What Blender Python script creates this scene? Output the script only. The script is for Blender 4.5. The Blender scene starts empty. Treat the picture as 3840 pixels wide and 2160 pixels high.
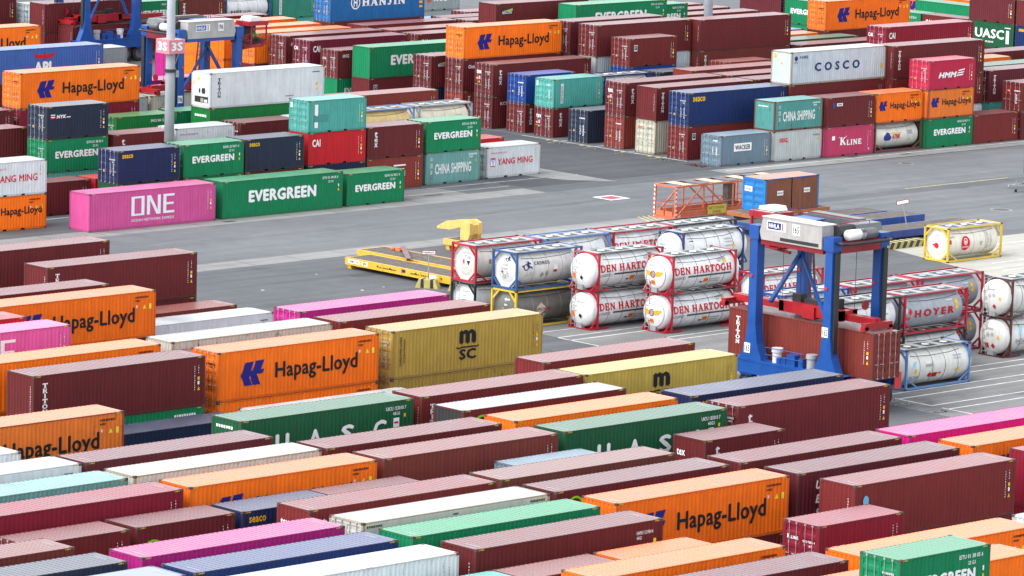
import bpy, math, random
from mathutils import Vector, Matrix
R=math.radians
random.seed(7)
S=bpy.context.scene
# ---------------------------------------------------------------- camera
CAM_H=51.4993; YAW,PITCH,ROLL=0.7577991,0.1556585,0.0286171
cy,sy,cp,sp=math.cos(YAW),math.sin(YAW),math.cos(PITCH),math.sin(PITCH)
fwd=Vector((sy*cp,cy*cp,-sp)); rgt=Vector((cy,-sy,0)); upv=rgt.cross(fwd)
cr,sr=math.cos(ROLL),math.sin(ROLL)
r2=cr*rgt+sr*upv; u2=-sr*rgt+cr*upv
cam=bpy.data.cameras.new('camera'); co=bpy.data.objects.new('camera',cam); S.collection.objects.link(co)
co.matrix_world=Matrix(((r2.x,u2.x,-fwd.x,0),(r2.y,u2.y,-fwd.y,0),(r2.z,u2.z,-fwd.z,CAM_H),(0,0,0,1)))
cam.sensor_width=36; cam.lens=17707.76/3840*36; cam.clip_start=1; cam.clip_end=6000
S.camera=co
# ---------------------------------------------------------------- sky and sun (overcast)
SUN_EL,SUN_AZ=52,285
w=bpy.data.worlds.new('World'); S.world=w; w.use_nodes=True
nt=w.node_tree; nt.nodes.clear()
sky=nt.nodes.new('ShaderNodeTexSky'); sky.sky_type='NISHITA'; sky.sun_disc=False
sky.sun_elevation=R(SUN_EL); sky.sun_rotation=R(SUN_AZ); sky.air_density=1.0; sky.dust_density=1.2; sky.ozone_density=1.0
hs=nt.nodes.new('ShaderNodeHueSaturation'); hs.inputs['Saturation'].default_value=0.22
bg=nt.nodes.new('ShaderNodeBackground'); bg.inputs['Strength'].default_value=0.15
wo=nt.nodes.new('ShaderNodeOutputWorld')
nt.links.new(sky.outputs[0],hs.inputs['Color']); nt.links.new(hs.outputs[0],bg.inputs['Color']); nt.links.new(bg.outputs[0],wo.inputs['Surface'])
sl=bpy.data.lights.new('sun','SUN'); sl.energy=1.0; sl.angle=R(50); sl.color=(1,0.97,0.93)
so=bpy.data.objects.new('sun',sl); S.collection.objects.link(so)
sd=Vector((math.sin(R(SUN_AZ))*math.cos(R(SUN_EL)),math.cos(R(SUN_AZ))*math.cos(R(SUN_EL)),math.sin(R(SUN_EL))))
so.rotation_euler=sd.to_track_quat('Z','Y').to_euler(); so.location=(0,0,200)
vs=S.view_settings; vs.view_transform='Standard'; vs.look='None'; vs.gamma=1; vs.use_curve_mapping=False; vs.exposure=1.58
S.cycles.max_bounces=5; S.cycles.diffuse_bounces=3; S.cycles.glossy_bounces=3; S.cycles.transparent_max_bounces=6
# ---------------------------------------------------------------- helpers
COL=S.collection
class MB:
    def __init__(s): s.v=[];s.f=[];s.m=[]
    def face(s,pts,m=0):
        n=len(s.v); s.v+=[tuple(p) for p in pts]; s.f.append(tuple(range(n,n+len(pts)))); s.m.append(m); return s
    def box(s,x0,y0,z0,x1,y1,z1,m=0):
        n=len(s.v)
        s.v+=[(x0,y0,z0),(x1,y0,z0),(x1,y1,z0),(x0,y1,z0),(x0,y0,z1),(x1,y0,z1),(x1,y1,z1),(x0,y1,z1)]
        for q in ((0,3,2,1),(4,5,6,7),(0,1,5,4),(1,2,6,5),(2,3,7,6),(3,0,4,7)): s.f.append(tuple(n+i for i in q)); s.m.append(m)
        return s
    def beam(s,a,b,w,h=None,m=0,up=(0,0,1)):
        a=Vector(a);b=Vector(b);h=h or w;d=(b-a).normalized();u=Vector(up)
        if abs(d.dot(u))>.95: u=Vector((1,0,0))
        x=d.cross(u).normalized();y=x.cross(d).normalized();n=len(s.v)
        for p in (a,b):
            for i,j in((-1,-1),(1,-1),(1,1),(-1,1)): s.v.append(tuple(p+x*(i*w/2)+y*(j*h/2)))
        for q in ((0,1,2,3),(7,6,5,4),(0,4,5,1),(1,5,6,2),(2,6,7,3),(3,7,4,0)): s.f.append(tuple(n+i for i in q)); s.m.append(m)
        return s
    def tube(s,pts,r,k=6,m=0,cap=True):
        pts=[Vector(p) for p in pts];rings=[]
        for i,p in enumerate(pts):
            d=(pts[min(i+1,len(pts)-1)]-pts[max(i-1,0)]).normalized()
            u=Vector((0,0,1)) if abs(d.z)<.9 else Vector((1,0,0))
            x=d.cross(u).normalized();y=x.cross(d).normalized();n=len(s.v)
            s.v+=[tuple(p+x*(r*math.cos(2*math.pi*j/k))+y*(r*math.sin(2*math.pi*j/k))) for j in range(k)];rings.append(n)
        for a,b in zip(rings,rings[1:]):
            for j in range(k): s.f.append((a+j,a+(j+1)%k,b+(j+1)%k,b+j)); s.m.append(m)
        if cap:
            s.f.append(tuple(rings[0]+j for j in reversed(range(k)))); s.m.append(m)
            s.f.append(tuple(rings[-1]+j for j in range(k))); s.m.append(m)
        return s
    def lathe(s,prof,o=(0,0,0),ax='x',k=24,m=0):
        # prof: list of (t along axis, radius)
        rings=[]
        for t,r in prof:
            n=len(s.v);rings.append(n)
            for j in range(k):
                a=2*math.pi*j/k;c,d=r*math.cos(a),r*math.sin(a)
                p={'x':(t,c,d),'y':(d,t,c),'z':(c,d,t)}[ax]
                s.v.append((o[0]+p[0],o[1]+p[1],o[2]+p[2]))
        for a,b in zip(rings,rings[1:]):
            for j in range(k): s.f.append((a+j,a+(j+1)%k,b+(j+1)%k,b+j)); s.m.append(m)
        s.f.append(tuple(rings[0]+j for j in reversed(range(k)))); s.m.append(m)
        s.f.append(tuple(rings[-1]+j for j in range(k))); s.m.append(m)
        return s
    def prism(s,poly,y0,y1,m=0):
        # poly in (x,z), extruded along y
        n=len(s.v);k=len(poly)
        s.v+=[(x,y0,z) for x,z in poly]+[(x,y1,z) for x,z in poly]
        s.f.append(tuple(n+i for i in range(k)));s.m.append(m)
        s.f.append(tuple(n+k+i for i in reversed(range(k))));s.m.append(m)
        for i in range(k): s.f.append((n+i,n+k+i,n+k+(i+1)%k,n+(i+1)%k));s.m.append(m)
        return s
    def tf(s,M):
        s.v=[tuple(M@Vector(p)) for p in s.v];return s
    def mesh(s,name,mats,smooth=False):
        me=bpy.data.meshes.new(name); me.from_pydata(s.v,[],s.f)
        for m in mats: me.materials.append(m)
        if len(mats)>1: me.polygons.foreach_set('material_index',s.m)
        if smooth: me.polygons.foreach_set('use_smooth',[True]*len(s.f))
        me.update(); return me
def obj(name,me,parent=None,loc=(0,0,0),rz=0,color=None):
    o=bpy.data.objects.new(name,me); COL.objects.link(o); o.parent=parent; o.location=loc
    if rz: o.rotation_euler=(0,0,rz)
    if color: o.color=color
    return o
def empty(name,loc,rz=0): 
    o=obj(name,None,None,loc,rz); o.empty_display_size=.5; return o
def tag(o,label,cat,group=None,kind=None):
    if label:o['label']=label
    if cat:o['category']=cat
    if group:o['group']=group
    if kind:o['kind']=kind
    return o
def struct(o,label=None): o['kind']='structure'; return o
# ---------------------------------------------------------------- materials
def mat(name,col=(.5,.5,.5),rough=.5,metal=0,var=.12,scale=3,objcol=False,streak=0,rust=0,spec=.5,dirt=0):
    m=bpy.data.materials.new(name); m.use_nodes=True; t=m.node_tree; N=t.nodes; L=t.links
    b=N['Principled BSDF']; b.inputs['Roughness'].default_value=rough; b.inputs['Metallic'].default_value=metal
    b.inputs['Specular IOR Level'].default_value=spec
    tc=N.new('ShaderNodeTexCoord'); oi=N.new('ShaderNodeObjectInfo')
    ad=N.new('ShaderNodeVectorMath'); ad.operation='MULTIPLY_ADD'; ad.inputs[1].default_value=(1,1,1)
    sc=N.new('ShaderNodeVectorMath'); sc.operation='SCALE'; sc.inputs[0].default_value=(37,53,71)
    L.new(oi.outputs['Random'],sc.inputs['Scale']); L.new(tc.outputs['Object'],ad.inputs[0]); L.new(sc.outputs[0],ad.inputs[2])
    n=N.new('ShaderNodeTexNoise'); n.inputs['Scale'].default_value=scale; n.inputs['Detail'].default_value=4; L.new(ad.outputs[0],n.inputs['Vector'])
    mr=N.new('ShaderNodeMapRange'); mr.inputs['From Min'].default_value=.3; mr.inputs['From Max'].default_value=.7
    mr.inputs['To Min'].default_value=1-var; mr.inputs['To Max'].default_value=1+var; L.new(n.outputs['Fac'],mr.inputs['Value'])
    fac=mr.outputs[0]
    if streak:
        mp=N.new('ShaderNodeMapping'); mp.inputs['Scale'].default_value=(5,5,.35); L.new(ad.outputs[0],mp.inputs['Vector'])
        n2=N.new('ShaderNodeTexNoise'); n2.inputs['Scale'].default_value=1; n2.inputs['Detail'].default_value=3; L.new(mp.outputs[0],n2.inputs['Vector'])
        m2=N.new('ShaderNodeMapRange'); m2.inputs['From Min'].default_value=.3; m2.inputs['From Max'].default_value=.7
        m2.inputs['To Min'].default_value=1-streak; m2.inputs['To Max'].default_value=1+streak*.6; L.new(n2.outputs['Fac'],m2.inputs['Value'])
        mu=N.new('ShaderNodeMath'); mu.operation='MULTIPLY'; L.new(fac,mu.inputs[0]); L.new(m2.outputs[0],mu.inputs[1]); fac=mu.outputs[0]
    vm=N.new('ShaderNodeVectorMath'); vm.operation='SCALE'; L.new(fac,vm.inputs['Scale'])
    if objcol: L.new(oi.outputs['Color'],vm.inputs[0])
    else: vm.inputs[0].default_value=col[:3]
    out=vm.outputs[0]
    if rust:
        n3=N.new('ShaderNodeTexNoise'); n3.inputs['Scale'].default_value=1.7; n3.inputs['Detail'].default_value=7; n3.inputs['Roughness'].default_value=.65
        mp3=N.new('ShaderNodeMapping'); mp3.inputs['Scale'].default_value=(1.6,1.6,.8); L.new(ad.outputs[0],mp3.inputs['Vector']); L.new(mp3.outputs[0],n3.inputs['Vector'])
        m3=N.new('ShaderNodeMapRange'); m3.inputs['From Min'].default_value=.60; m3.inputs['From Max'].default_value=.72; m3.inputs['To Max'].default_value=rust; L.new(n3.outputs['Fac'],m3.inputs['Value'])
        f=m3.outputs[0]
        if objcol:
            mm=N.new('ShaderNodeMath'); mm.operation='MULTIPLY'; L.new(f,mm.inputs[0]); L.new(oi.outputs['Alpha'],mm.inputs[1]); f=mm.outputs[0]
        mx=N.new('ShaderNodeMix'); mx.data_type='RGBA'; L.new(f,mx.inputs[0]); L.new(out,mx.inputs[6]); mx.inputs[7].default_value=(.085,.04,.022,1); out=mx.outputs[2]
    L.new(out,b.inputs['Base Color'])
    r2_=N.new('ShaderNodeMapRange'); r2_.inputs['To Min'].default_value=max(.05,rough-.1); r2_.inputs['To Max'].default_value=min(1,rough+.12); L.new(n.outputs['Fac'],r2_.inputs['Value']); L.new(r2_.outputs[0],b.inputs['Roughness'])
    return m
PAINT=mat('container_paint',objcol=True,rough=.6,var=.07,scale=1.1,streak=.10,rust=.8,spec=.22)
ROOF=mat('roof_paint',objcol=True,rough=.34,var=.16,scale=.7,rust=.9,spec=1.0)
_rb=ROOF.node_tree.nodes['Principled BSDF']; _rb.inputs['Sheen Weight'].default_value=.08; _rb.inputs['Sheen Roughness'].default_value=.45; _rb.inputs['Sheen Tint'].default_value=(.95,.93,.92,1)  # sheen and strong specular added to lift the roofs like grazing sky glare
PRINT=mat('printed_paint',objcol=True,rough=.65,spec=.2,var=.05,scale=4)
GLOSS=mat('machine_paint',objcol=True,rough=.35,var=.10,scale=1.5,streak=.08,rust=.5)
CAST=mat('corner_steel',(.06,.04,.035),rough=.6,var=.35,scale=6)
GALV=mat('galvanised_steel',(.30,.31,.32),rough=.5,metal=.2)
DARK=mat('dark_steel',(.018,.018,.02),rough=.5)
RUB=mat('rubber',(.015,.015,.016),rough=.75)
PLATE=mat('walkway_grating',(.33,.34,.34),rough=.5,metal=.2,var=.2,scale=5)
def C(r,g,b,a=.25): return (r,g,b,a)
# ---------------------------------------------------------------- 2D lettering
def _tri2d(poly):
    from mathutils.geometry import tessellate_polygon
    return [tuple(t) for t in tessellate_polygon([[Vector((x,y,0)) for x,y in poly]])]
class Geo:
    def __init__(s): s.v=[];s.f=[]
    def poly(s,p):
        n=len(s.v); s.v+=list(p); s.f+=[tuple(n+i for i in t) for t in _tri2d(p)]; return s
    def rect(s,x0,y0,x1,y1): return s.poly([(x0,y0),(x1,y0),(x1,y1),(x0,y1)])
    def disc(s,x,y,r,k=18,ry=None): return s.poly([(x+r*math.cos(2*math.pi*i/k),y+(ry or r)*math.sin(2*math.pi*i/k)) for i in range(k)])
    def ring(s,x,y,r,t,k=20,ry=None,a0=0,a1=2*math.pi):
        ry=ry or r
        for i in range(k):
            a=a0+(a1-a0)*i/k;b=a0+(a1-a0)*(i+1)/k
            s.poly([(x+r*math.cos(a),y+ry*math.sin(a)),(x+r*math.cos(b),y+ry*math.sin(b)),(x+(r-t)*math.cos(b),y+(ry-t)*math.sin(b)),(x+(r-t)*math.cos(a),y+(ry-t)*math.sin(a))])
        return s
    def line(s,pts,t):
        for (x0,y0),(x1,y1) in zip(pts,pts[1:]):
            d=math.hypot(x1-x0,y1-y0) or 1;nx,ny=-(y1-y0)/d*t/2,(x1-x0)/d*t/2
            s.poly([(x0+nx,y0+ny),(x0-nx,y0-ny),(x1-nx,y1-ny),(x1+nx,y1+ny)])
        return s
    def add(s,g,x=0,y=0,w=1,h=1):
        n=len(s.v); s.v+=[(x+a*w,y+b*h) for a,b in g.v]; s.f+=[tuple(n+i for i in t) for t in g.f]; return s
    def norm(s):
        xs=[a for a,_ in s.v];ys=[b for _,b in s.v];x0,y0=min(xs),min(ys);dx,dy=max(xs)-x0 or 1,max(ys)-y0 or 1
        s.v=[((a-x0)/dx,(b-y0)/dy) for a,b in s.v];s.asp=dx/dy;return s
_tc={}
def TXT(body,bold=0.0,shear=0,space=1.0):
    k=(body,bold,shear,space)
    if k in _tc: return _tc[k]
    cu=bpy.data.curves.new('t','FONT'); cu.body=body; cu.size=1; cu.shear=shear; cu.space_character=space+bold*1.6; cu.resolution_u=2; cu.fill_mode='FRONT'
    o=bpy.data.objects.new('t',cu); TEMP.objects.link(o)
    dg=bpy.context.evaluated_depsgraph_get(); me=o.evaluated_get(dg).to_mesh()
    g=Geo(); v=[(q.co.x,q.co.y) for q in me.vertices]; f=[tuple(p.vertices) for p in me.polygons]
    offs=[(0,0)] if bold<.004 else [(-bold,0),(bold,0),(0,bold*.8),(0,-bold*.8),(0,0)]
    for dx,dy in offs:
        n=len(g.v); g.v+=[(x+dx,y+dy) for x,y in v]; g.f+=[tuple(n+i for i in t) for t in f]
    o.evaluated_get(dg).to_mesh_clear(); bpy.data.objects.remove(o); bpy.data.curves.remove(cu)
    g.norm(); g.nf=len(f); _tc[k]=g; return g
TEMP=COL
# slab serif stroke letters: (width, [(points, thickness)], serif positions (x,y,halfwidth))
_a=lambda cx,cy_,rx,ry,a0,a1,k=10:[(cx+rx*math.cos(R(a0+(a1-a0)*i/k)),cy_+ry*math.sin(R(a0+(a1-a0)*i/k))) for i in range(k+1)]
SER={'T':(.8,[([(.4,0),(.4,.95)],.2),([(0,.93),(.8,.93)],.14),([(.05,.7),(.05,.93)],.1),([(.75,.7),(.75,.93)],.1)],[(.4,0,.24)]),
'R':(.85,[([(.2,0),(.2,1)],.2),([(.2,.94),(.5,.94)]+_a(.5,.73,.2,.21,90,-90)+[(.2,.52)],.12),([(.42,.5),(.75,.06)],.18)],[(.2,0,.22),(.12,1,.12),(.78,0.02,.14)]),
'I':(.45,[([(.22,0),(.22,1)],.2)],[(.22,0,.22),(.22,1,.22)]),
'O':(.9,[(_a(.45,.5,.36,.44,0,360,20),.17)],[]),
'N':(.95,[([(.18,0),(.18,1)],.13),([(.78,0),(.78,1)],.13),([(.16,.97),(.8,.05)],.2)],[(.18,0,.18),(.14,1,.14),(.78,1,.18)]),
'D':(.9,[([(.2,0),(.2,1)],.2),([(.2,.94),(.4,.94)]+_a(.4,.5,.4,.44,90,-90,12)+[(.2,.06)],.15)],[(.14,0,.14),(.14,1,.14)]),
'E':(.8,[([(.2,0),(.2,1)],.2),([(.05,.94),(.72,.94)],.12),([(.2,.5),(.55,.5)],.12),([(.05,.06),(.75,.06)],.12),([(.7,.94),(.7,.7)],.1),([(.73,.06),(.73,.3)],.1),([(.55,.36),(.55,.64)],.08)],[]),
'H':(.95,[([(.2,0),(.2,1)],.2),([(.75,0),(.75,1)],.2),([(.2,.5),(.75,.5)],.12)],[(.2,0,.2),(.2,1,.2),(.75,0,.2),(.75,1,.2)]),
'A':(.95,[([(.16,0),(.46,.97)],.11),([(.46,1),(.78,0)],.21),([(.26,.33),(.66,.33)],.1)],[(.15,0,.15),(.78,0,.18)]),
'G':(.95,[(_a(.46,.5,.37,.44,45,320,16),.17),([(.55,.42),(.9,.42)],.1),([(.78,.1),(.78,.42)],.18)],[]),
'K':(.95,[([(.2,0),(.2,1)],.2),([(.25,.45),(.75,.97)],.12),([(.4,.58),(.8,.04)],.2)],[(.2,0,.2),(.2,1,.2),(.78,0,.17),(.75,1,.16)]),
'L':(.75,[([(.2,0),(.2,1)],.2),([(.05,.06),(.7,.06)],.12),([(.68,.06),(.68,.33)],.1)],[(.2,1,.2)]),
'M':(1.15,[([(.17,0),(.17,1)],.13),([(.17,.97),(.57,.12)],.2),([(.57,.12),(.95,.97)],.1),([(.95,0),(.95,1)],.2)],[(.17,0,.17),(.95,0,.2),(.12,1,.12),(1.0,1,.14)]),
'J':(.7,[([(.42,.25),(.42,1)],.2),(_a(.24,.25,.18,.2,0,-150,6),.15)],[(.42,1,.22)]),
'S':(.75,[(_a(.37,.73,.27,.2,20,270,10)+_a(.37,.28,.29,.22,90,-160,10),.16)],[]),
'C':(.85,[(_a(.46,.5,.37,.44,40,320,16),.17)],[]),
'U':(.9,[([(.2,.95),(.2,.35)]+_a(.45,.33,.25,.27,180,360,8)+[(.7,.95)],.15)],[(.2,1,.19),(.7,1,.17)]),
'X':(.9,[([(.15,.97),(.72,.03)],.2),([(.75,.97),(.15,.03)],.1)],[(.15,1,.17),(.75,1,.15),(.14,0,.15),(.74,0,.17)]),
'Y':(.9,[([(.15,.97),(.45,.45)],.19),([(.75,.97),(.45,.45)],.1),([(.45,0),(.45,.47)],.19)],[(.45,0,.2),(.15,1,.16),(.75,1,.15)])}
def sglyph(c):
    wd,st,se=SER[c]; g=Geo()
    for p,t in st: g.line(p,t*1.3)
    for x,y,h in se: g.rect(x-h,max(0,y-.07),x+h,min(1,y+.07))
    return wd,g
def SERT(body,gap=.12):
    g=Geo();x=0
    for c in body:
        if c==' ': x+=.45;continue
        wd,q=sglyph(c); g.add(q,x,0); x+=wd+gap
    return g.norm()
def VT(body,serif=True,gap=.14,bold=.03,wide=.8):
    g=Geo();y=0
    for c in body:
        q=sglyph(c)[1] if serif and c in SER else TXT(c,bold)
        q2=Geo().add(q).norm() if serif and c in SER else q
        ww=.35 if c in'Iil' else wide
        hh=1.0
        if not serif and c in 'ex': hh=.72
        y-=hh+gap; g.add(q2,-ww/2,y,ww,hh)
    return g.norm()
# ---------------------------------------------------------------- ground
def gmat(name,c1,c2,rough=.8,scale=.05,fine=.5,stain=.25,spec=.2,joints=None):
    m=bpy.data.materials.new(name); m.use_nodes=True; t=m.node_tree; N=t.nodes; L=t.links; b=N['Principled BSDF']
    b.inputs['Specular IOR Level'].default_value=spec
    ge=N.new('ShaderNodeNewGeometry')
    def noise(sc,det=5,ro=.55,mp=None):
        n=N.new('ShaderNodeTexNoise'); n.inputs['Scale'].default_value=sc; n.inputs['Detail'].default_value=det; n.inputs['Roughness'].default_value=ro
        if mp:
            q=N.new('ShaderNodeMapping'); q.inputs['Scale'].default_value=mp; L.new(ge.outputs['Position'],q.inputs['Vector']); L.new(q.outputs[0],n.inputs['Vector'])
        else: L.new(ge.outputs['Position'],n.inputs['Vector'])
        return n
    a=noise(scale,6,.6); rg=N.new('ShaderNodeMapRange'); rg.inputs['From Min'].default_value=.35; rg.inputs['From Max'].default_value=.65; L.new(a.outputs['Fac'],rg.inputs['Value'])
    mx=N.new('ShaderNodeMix'); mx.data_type='RGBA'; mx.inputs[6].default_value=(*c1,1); mx.inputs[7].default_value=(*c2,1); L.new(rg.outputs[0],mx.inputs[0])
    # wheel tracks: long streaks along the lanes
    s=noise(1,4,.6,(.02,.9,1)); r2=N.new('ShaderNodeMapRange'); r2.inputs['From Min'].default_value=.35; r2.inputs['From Max'].default_value=.7; r2.inputs['To Min'].default_value=1.1; r2.inputs['To Max'].default_value=.84; L.new(s.outputs['Fac'],r2.inputs['Value'])
    f=noise(fine,6,.75); r3=N.new('ShaderNodeMapRange'); r3.inputs['From Min'].default_value=.3; r3.inputs['From Max'].default_value=.7; r3.inputs['To Min'].default_value=.88; r3.inputs['To Max'].default_value=1.1; L.new(f.outputs['Fac'],r3.inputs['Value'])
    st=noise(.16,7,.62); r4=N.new('ShaderNodeMapRange'); r4.inputs['From Min'].default_value=.60; r4.inputs['From Max'].default_value=.70; r4.inputs['To Min'].default_value=1; r4.inputs['To Max'].default_value=1-stain; L.new(st.outputs['Fac'],r4.inputs['Value'])
    m1=N.new('ShaderNodeMath'); m1.operation='MULTIPLY'; L.new(r2.outputs[0],m1.inputs[0]); L.new(r3.outputs[0],m1.inputs[1])
    m2=N.new('ShaderNodeMath'); m2.operation='MULTIPLY'; L.new(m1.outputs[0],m2.inputs[0]); L.new(r4.outputs[0],m2.inputs[1])
    fac=m2.outputs[0]
    v=N.new('ShaderNodeVectorMath'); v.operation='SCALE'; L.new(mx.outputs[2],v.inputs[0]); L.new(fac,v.inputs['Scale']); L.new(v.outputs[0],b.inputs['Base Color'])
    r5=N.new('ShaderNodeMapRange'); r5.inputs['To Min'].default_value=rough-.12; r5.inputs['To Max'].default_value=rough+.1; L.new(st.outputs['Fac'],r5.inputs['Value']); L.new(r5.outputs[0],b.inputs['Roughness'])
    return m
ASPH=gmat('asphalt',(.085,.09,.097),(.115,.12,.127),stain=.3)
ASPH2=gmat('asphalt_dark',(.06,.064,.07),(.08,.085,.092),stain=.3)
CONC=gmat('concrete',(.2,.2,.197),(.25,.25,.243),stain=.25)
CONC2=gmat('concrete_worn',(.155,.155,.154),(.2,.2,.197),stain=.35)
CREAM=gmat('concrete_cream',(.33,.325,.29),(.40,.39,.35),stain=.15)
APR=gmat('apron_asphalt',(.115,.121,.13),(.145,.15,.158),stain=.15)
WLINE=mat('road_paint_white',(.62,.63,.62),rough=.7,var=.25,scale=1.5)
YLINE=mat('road_paint_yellow',(.55,.48,.14),rough=.7,var=.25,scale=1.5)
RLINE=mat('road_paint_red',(.35,.05,.06),rough=.7,var=.2,scale=2)
def sheet(name,poly,z,m,parent=None):
    me=bpy.data.meshes.new(name); me.from_pydata([(x,y,z) for x,y in poly],[],[tuple(range(len(poly)))]); me.materials.append(m)
    o=obj(name,me,parent); 
    if not parent: struct(o)
    return o
def rc(x0,y0,x1,y1): return [(x0,y0),(x1,y0),(x1,y1),(x0,y1)]
ground=sheet('ground',rc(-1500,-1500,2500,2500),0,ASPH)
sheet('road',rc(100,258.7,420,273.2),.004,APR)
sheet('pavement_strip',rc(100,273.2,262,275.9),.004,CONC)
sheet('pavement_strip',rc(283.5,273.0,420,275.8),.004,CONC)
sheet('pavement_strip',rc(60,256.1,262,258.7),.004,CONC)
sheet('pavement_patch',[(266.5,285.5),(271.9,284.4),(271.8,274.8),(268.6,278)],.008,CONC)
sheet('pavement_patch',rc(226,276.0,256,279.6),.004,CONC2)
sheet('apron',[(263.0,236.5),(420,236.5),(420,256.9),(262,256.9),(262,246)],.004,APR)
sheet('pad',rc(213.7,183,258.8,227),.004,CONC2)
sheet('pad',[(258.9,222),(420,150),(420,236.4),(262.9,236.4)],.004,CREAM)
sheet('yard_floor',rc(262.5,276.0,285.9,350),.004,ASPH2)
sheet('yard_floor',rc(345,345,520,470),.004,APR)
def pline(x0,y0,x1,y1,wd=.12,m=None,name='painted_line',z=.008):
    d=math.hypot(x1-x0,y1-y0); nx,ny=-(y1-y0)/d*wd/2,(x1-x0)/d*wd/2
    return sheet(name,[(x0+nx,y0+ny),(x0-nx,y0-ny),(x1-nx,y1-ny),(x1+nx,y1+ny)],z,m or WLINE,ground)
for y,x0,x1 in ((198.0,214,262),(196.7,226,262),(194.15,214,262),(192.75,215.6,262),(190.0,215.6,262),(188.6,215.6,262),(186.2,215.6,262)): pline(x0,y,x1,y,.13)
for y0,y1 in ((193,189.9),(189.1,186.4)): pline(215.6,y0,215.6,y1,.12)
for y,x0,x1 in ((223.4,213.5,222),(221.25,213.6,233),(220.0,213.6,224),(217.3,213.8,232),(216.3,213.8,232)): pline(x0,y,x1,y,.12)
pline(213.65,221.3,213.65,217.3,.12)
for y,x0,x1 in ((224.5,262,300),(227.3,264,300),(231.9,275,330),(233.6,271,330),(220.5,262,290)): pline(x0,y,x1,y,.12)
pline(284.6,274.95,345,274.95,.16)
pline(286.05,281,286.05,301.6,.12)
for y in (284.2,285.2,288.5,289.4,292.7,293.6,297,297.9): pline(285.5,y,286.0,y,.25,YLINE,z=.012)
for y in (283.95,288.2,292.4,296.7): pline(286.05,y,299,y,.1)
pline(289.5,259.0,302.4,259.0,.12,YLINE)
pline(299,250.0,303,248.8,.12,YLINE)
pline(214,282.4,222,282.4,.12); pline(243,279.9,272,279.9,.09); pline(246,277.6,262,277.6,.07)
def gtext(s,x,y,w_,h_,rz,m,z=.012):
    # lettering painted on the ground
    t=TXT(s,.02); c,d=math.cos(rz),math.sin(rz)
    me=bpy.data.meshes.new('painted_number'); me.from_pydata([(x+(a*w_)*c-(b*h_)*d,y+(a*w_)*d+(b*h_)*c,z) for a,b in t.v],[],t.f); me.materials.append(m)
    return obj('painted_number',me,ground)
for s,y in (('15',296.6),('16',292.2),('17',288.2),('18',284.0)): gtext(s,284.4,y,1.5,1.3,-math.pi/2,WLINE)
gtext('PSA',284.2,279.6,2.2,1.2,-math.pi/2,RLINE)
gtext('12',213.9,189.2,1.4,1.1,-math.pi/2,WLINE); gtext('11',213.9,192.6,1.4,1.1,-math.pi/2,WLINE)
# hydrant squares, hatching, manholes, dark cover plates
for x,y in ((263.3,267.0),(222.1,240.2)):
    sheet('painted_square',rc(x,y,x+2.2,y+2.2),.008,WLINE,ground); sheet('painted_square',rc(x+.35,y+.35,x+1.85,y+1.85),.012,RLINE,ground)
for i in range(5): pline(257.2+i*.55,256.3,258.6+i*.55,259.2,.1,YLINE)
COV=mat('cast_iron',(.06,.06,.062),rough=.6)
for x,y,r in ((286.8,246.2,.7),(219,278.6,.6),(238,223.5,.6),(229.5,232,.6),(301.8,270,.5)):
    o=obj('manhole_cover',MB().lathe([(.009,r),(.014,r*.98)],(x,y,0),'z',20).mesh('manhole',[COV]),ground); obj('manhole_rim',MB().lathe([(.005,r*1.35),(.008,r*1.33)],(x,y,0),'z',20).mesh('rim',[CONC]),ground)
for x,y,a,b in ((219.6,248,2.4,1.0),(297.2,253.6,1.8,1.2),(293.5,256.6,1.2,.5),(300.6,275.4,1.2,.7),(229,273.9,1.1,.5),(306,274.2,1.2,.5),(240,228,1.6,.9),(258.8,279.0,2.2,.5),(262.2,278.4,2.5,.6),(252,276.6,2,.4)):
    sheet('cover_plate',rc(x,y,x+a,y+b),.012,COV if a<2 else ASPH2,ground)
# scraps of litter lying on the asphalt
for i in range(22):
    x,y=random.uniform(208,240),random.uniform(226,256)
    if x>219 and y>238: continue
    sheet('paper_scrap',rc(x,y,x+random.uniform(.1,.3),y+random.uniform(.08,.25)),.02,WLINE,ground)

# slab joints and cracks
for i in range(36):
    x=102+i*4.6
    if x<262: pline(x,273.25,x+.05,275.85,.05,ASPH2,'slab_joint'); pline(x,256.15,x+.05,258.65,.05,ASPH2,'slab_joint')
    x=284+i*4.6
    if x<345: pline(x,273.05,x+.05,274.8,.05,ASPH2,'slab_joint')
rk=random.Random(11)
for i in range(26):
    x,y=rk.uniform(205,330),rk.choice((rk.uniform(240,256),rk.uniform(260,272),rk.uniform(277,280) if i%5==0 else rk.uniform(259,273)))
    a=rk.uniform(-.25,.25) if i%3 else rk.uniform(1.2,1.8)
    for k in range(rk.randint(2,5)):
        l=rk.uniform(.8,2.6); x2,y2=x+l*math.cos(a),y+l*math.sin(a)*.6; pline(x,y,x2,y2,.05,ASPH2,'crack',.011); x,y=x2,y2; a+=rk.uniform(-.4,.4)
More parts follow.
